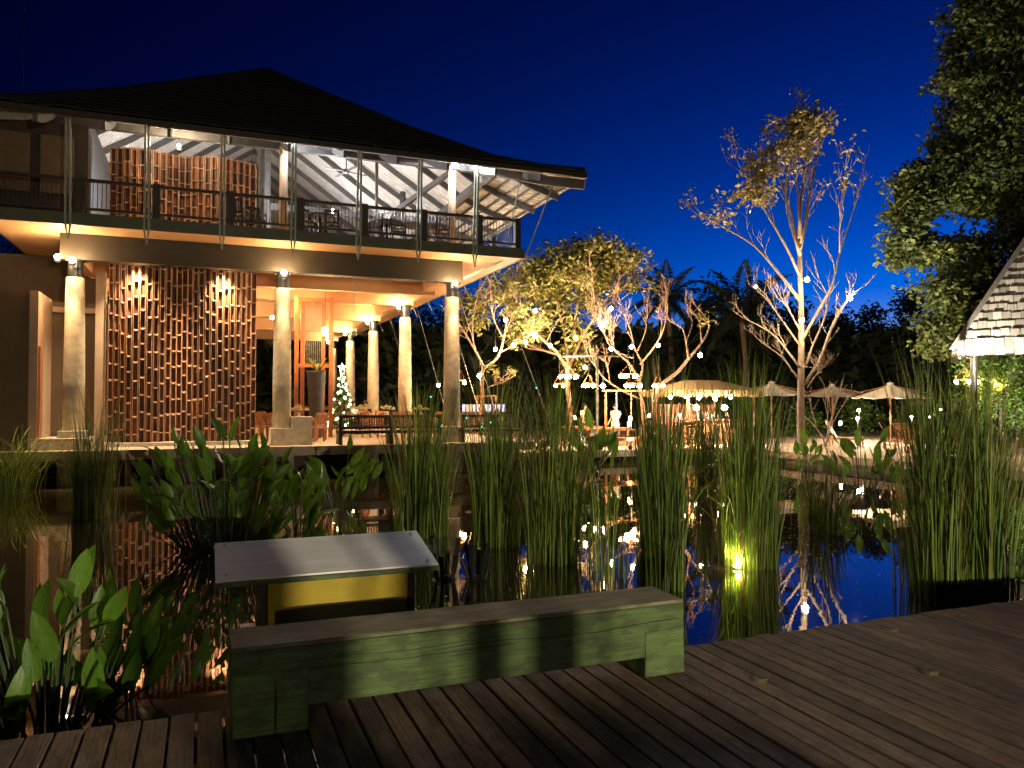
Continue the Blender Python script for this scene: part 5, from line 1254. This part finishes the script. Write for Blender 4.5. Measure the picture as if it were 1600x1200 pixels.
# ================================================================== shingled hut and hedge at the right
ce = at(1487, 522, d=24); ex, ey, ez = ce.x, ce.y, at(1500, 549, d=24).z
t_ = thing('shingled_hut', 'hut with steep wooden shingle roof lit from below beside the huge tree', 'hut', (ex + 3, ey + 1, ZD))
v = Vector((ex, ey, 0)).normalized(); v = (v * .985 + FH * .02).normalized(); u = Vector((v.y, -v.x, 0))
W2 = 7.4; RH = 6.3
def hp(a, c, z): return Vector((ex, ey, 0)) + u * a + v * c + Vector((0, 0, z))
b = MB(); b.add([hp(0, 0, ez), hp(W2, 0, ez), hp(W2, W2, ez), hp(0, W2, ez), hp(W2 / 2, W2 / 2, ez + RH)], [(0, 1, 4), (1, 2, 4), (2, 3, 4), (3, 0, 4), (3, 2, 1, 0)])
roof2 = b.build('roof', m_darkwood, t_)
m_shing = mat('grey_shingle', (.30, .26, .21), .8, .35, 8, stretch=(4, 4, .4), rand=.4, bump=.3)
sm = MB(); sm.box((0, 0, 0), (.235, .02, .55)); sme = sm.mesh('shingle'); sme.materials.append(m_shing)
inv = WM[roof2].inverted(); rg = random.Random(12); sl = Vector((0, 0, RH)) + v * W2 / 2; sl.normalize(); nr = u.cross(sl).normalized()
if nr.dot(v) > 0: nr = -nr
Lr = math.hypot(W2 / 2, RH); nrow = 23; cnt = 0
b2 = MB()
for r_ in range(nrow):
    s0 = .12 + r_ * Lr / nrow; f = s0 / Lr; a = f * W2 / 2 + .08; aend = W2 - f * W2 / 2
    while a < aend:
        cpt = hp(a + .12, 0, ez) + sl * (s0 + rg.uniform(-.03, .02)) + nr * .06
        Mr = Matrix((u, -nr, sl)).transposed().to_4x4() @ Matrix.Rotation(R(7 + rg.uniform(-3, 4)), 4, 'X') @ Matrix.Rotation(rg.uniform(-.03, .03), 4, 'Y'); Mr.translation = cpt
        if a < 3.4 and cnt < 290: piece('shingle', sme, None, roof2, inv @ Mr); cnt += 1
        else: b2.box(cpt, (.235, .02, .55), m=Mr.to_3x3())
        a += .25
for sgn in (0, 1):
    b = MB(); b.bar(hp(W2 * sgn, 0, ez) + nr * .1, hp(W2 / 2, W2 / 2, ez + RH) + nr * .1, .14, .05, up=nr); b.build('hip_board', m_shing, roof2)
tag(b2.build('more_shingles', m_shing, roof2), kind='stuff')
for a, c in ((.6, .6), (W2 - .6, .6), (.6, W2 - .6), (W2 - .6, W2 - .6)):
    q = hp(a, c, ZD); b = MB(); b.tube([q, hp(a, c, ez + .4)], .11, 8); b.build('post', m_darkwood, t_)
p = at(1500, 556, d=23.4)
t2 = thing('roof_spotlight', 'small spotlight fixed under the corner of the shingled roof', 'lamp', p)
b = MB(); b.lathe([(.04, -.1), (.06, -.08), (.06, .04), (.02, .06)], p, 10); b.build('housing', m_black, t2)
b = MB(); b.tube([p, hp(.6, .6, ez - .2)], .015, 5); b.build('bracket', m_black, t2)
spot('spot_light', hp(.1, -1.3, ez - 1.0), hp(1.8, 1.0, ez + 2.0), 650, (1, .93, .78), t2, 120, .9)
c = at(1565, 690, d=26.5); t_ = thing('hedge', 'brightly lit green hedge bush under the shingled roof', 'hedge', (c.x, c.y, ZD))
b = MB(); rg = random.Random(13); blobs(b, [(1545, 590, 40, 40, 1500), (1590, 585, 40, 46, 1500), (1560, 630, 60, 40, 1500), (1610, 640, 40, 50, 900)], 26.5, rg, .17, .08, .5); b.build('foliage', m_hedge, t_)
b = MB(); b.tube([(c.x, c.y, ZD), (c.x, c.y, 2.2)], [.08, .04], 6); b.build('stem', m_bark, t_)
p = at(1575, 660, d=25); t2 = thing('hedge_uplight', 'ground uplight shining onto the hedge', 'lamp', (p.x, p.y, ZD))
b = MB(); b.lathe([(.07, 0), (.08, .12), (.05, .14)], (p.x, p.y, ZD), 10); b.build('housing', m_black, t2)
spot('spot_light', (p.x, p.y, ZD + .2), at(1575, 580, d=26.4), 130, (1, .96, .8), t2, 100, .8)
# green fairy lights
for px, py, d in ((673, 620, 23), (690, 666, 23), (729, 653, 22.9), (753, 667, 22.9), (767, 660, 22.9), (785, 655, 22.9), (838, 606, 22.9)):
    p = at(px, py, d=d); b = MB(); b.ball(p, .02, 8); tag(b.build('fairy_light', m_green, smooth=True), 'tiny green fairy light near the terrace bench and reeds', 'fairy light', 'green fairy lights')
# low lawn shrubs behind parasols
for k, (px, d, hw, h) in enumerate(((1255, 40, 22, 1.4), (1345, 42, 30, 2.0), (1430, 41, 28, 1.6), (1180, 42, 26, 1.5))):
    c = at(px, 690, d=d); t_ = thing('garden_shrub', ('rounded shrub behind the tall bare tree', 'grassy shrub behind the middle parasols', 'dark shrub behind the garden lamps', 'shrub behind the parasol nearest the bar')[k], 'shrub', (c.x, c.y, -.32)); b = MB(); rg = random.Random(k)
    for _ in range(40): leafcloud(b, (c.x + rg.gauss(0, hw * d / F * .5), c.y + rg.gauss(0, .5), rg.uniform(0, h)), (.2, .2, .2), 26, .22, .08, rg)
    b.build('foliage', m_hedge, t_); b = MB(); b.tube([(c.x, c.y, -.32), (c.x, c.y, h * .6)], [.05, .02], 6); b.build('stem', m_bark, t_)

# ================================================================== the landing behind the viewpoint: low lamp, added fill lamp and unseen boards (they stripe the bench with light)
LX, LY, LZ = 2.3, -6.6, 2.0
t_ = thing('lantern_post', 'black lantern post on the deck landing facing the green bench', 'lamp', (LX, LY, 0))
b = MB(); b.lathe([(.12, 0), (.12, .03), (.05, .06), (.045, 1.72), (.08, 1.75)], (LX, LY, 0), 16); b.build('post', m_black, t_)
b = MB(); b.lathe([(.07, 1.76), (.09, 2.1)], (LX, LY, 0), 8); b.build('glass', glow('lantern_glass', (1, .85, .6), 8), t_)
b = MB(); b.lathe([(.13, 2.1), (.12, 2.14), (.02, 2.26)], (LX, LY, 0), 8); b.build('cap', m_black, t_)
light('lantern_light', (LX, LY + .2, LZ), 800, (1, .86, .62), t_, .03)
bands = [(300, 557), (673, 687), (727, 797), (825, 912), (936, 954)]  # unseen boards, widths set by the dark bands they cast on the bench
f = 2.6 / (BY0 - LY - .2)
for k, (a, c_) in enumerate(bands):
    xa = at(a, 1050, Y=BY0).x; xb2 = at(c_, 1050, Y=BY0).x
    pa, pb = LX + (xa - LX) * f, LX + (xb2 - LX) * f
    b = MB(); b.span((pa, LY + 2.78, 0), (pb, LY + 2.82, 1.85))
    tag(b.build('band_board', m_darkwood, bevel=.004), ('wide timber board added to shade one end of the bench', 'slim post added to stripe the bench beside the wide board', 'medium timber board added to stripe the bench', 'broad middle board added to stripe the bench', 'slim end post added to stripe the bench')[k], 'post', 'unseen boards casting bands on the bench')
b = MB(); b.span((LX + (-.1 - LX) * f, LY + 2.7, 0), (LX + (2.6 - LX) * f, LY + 2.775, 1.47))  # unseen panel added to cut lantern light off the deck before the bench
tag(b.build('baffle', m_darkwood, bevel=.004), 'low timber parapet added to keep lantern light off the deck', 'baffle')
t_ = thing('lantern_post', 'added fill lantern post at the open end of the deck landing', 'lamp', (-3.4, -5.5, 0))  # added fill lamp that softens the dark bands on the bench
b = MB(); b.lathe([(.12, 0), (.12, .03), (.05, .06), (.045, 1.72), (.08, 1.75)], (-3.4, -5.5, 0), 16); b.build('post', m_black, t_)
b = MB(); b.lathe([(.07, 1.76), (.09, 2.1)], (-3.4, -5.5, 0), 8); b.build('glass', glow('fill_lantern_glass', (1, .85, .6), 8), t_)
b = MB(); b.lathe([(.13, 2.1), (.12, 2.14), (.02, 2.26)], (-3.4, -5.5, 0), 8); b.build('cap', m_black, t_)
light('lantern_light', (-3.3, -5.3, 2.0), 55, (1, .86, .62), t_, .06)
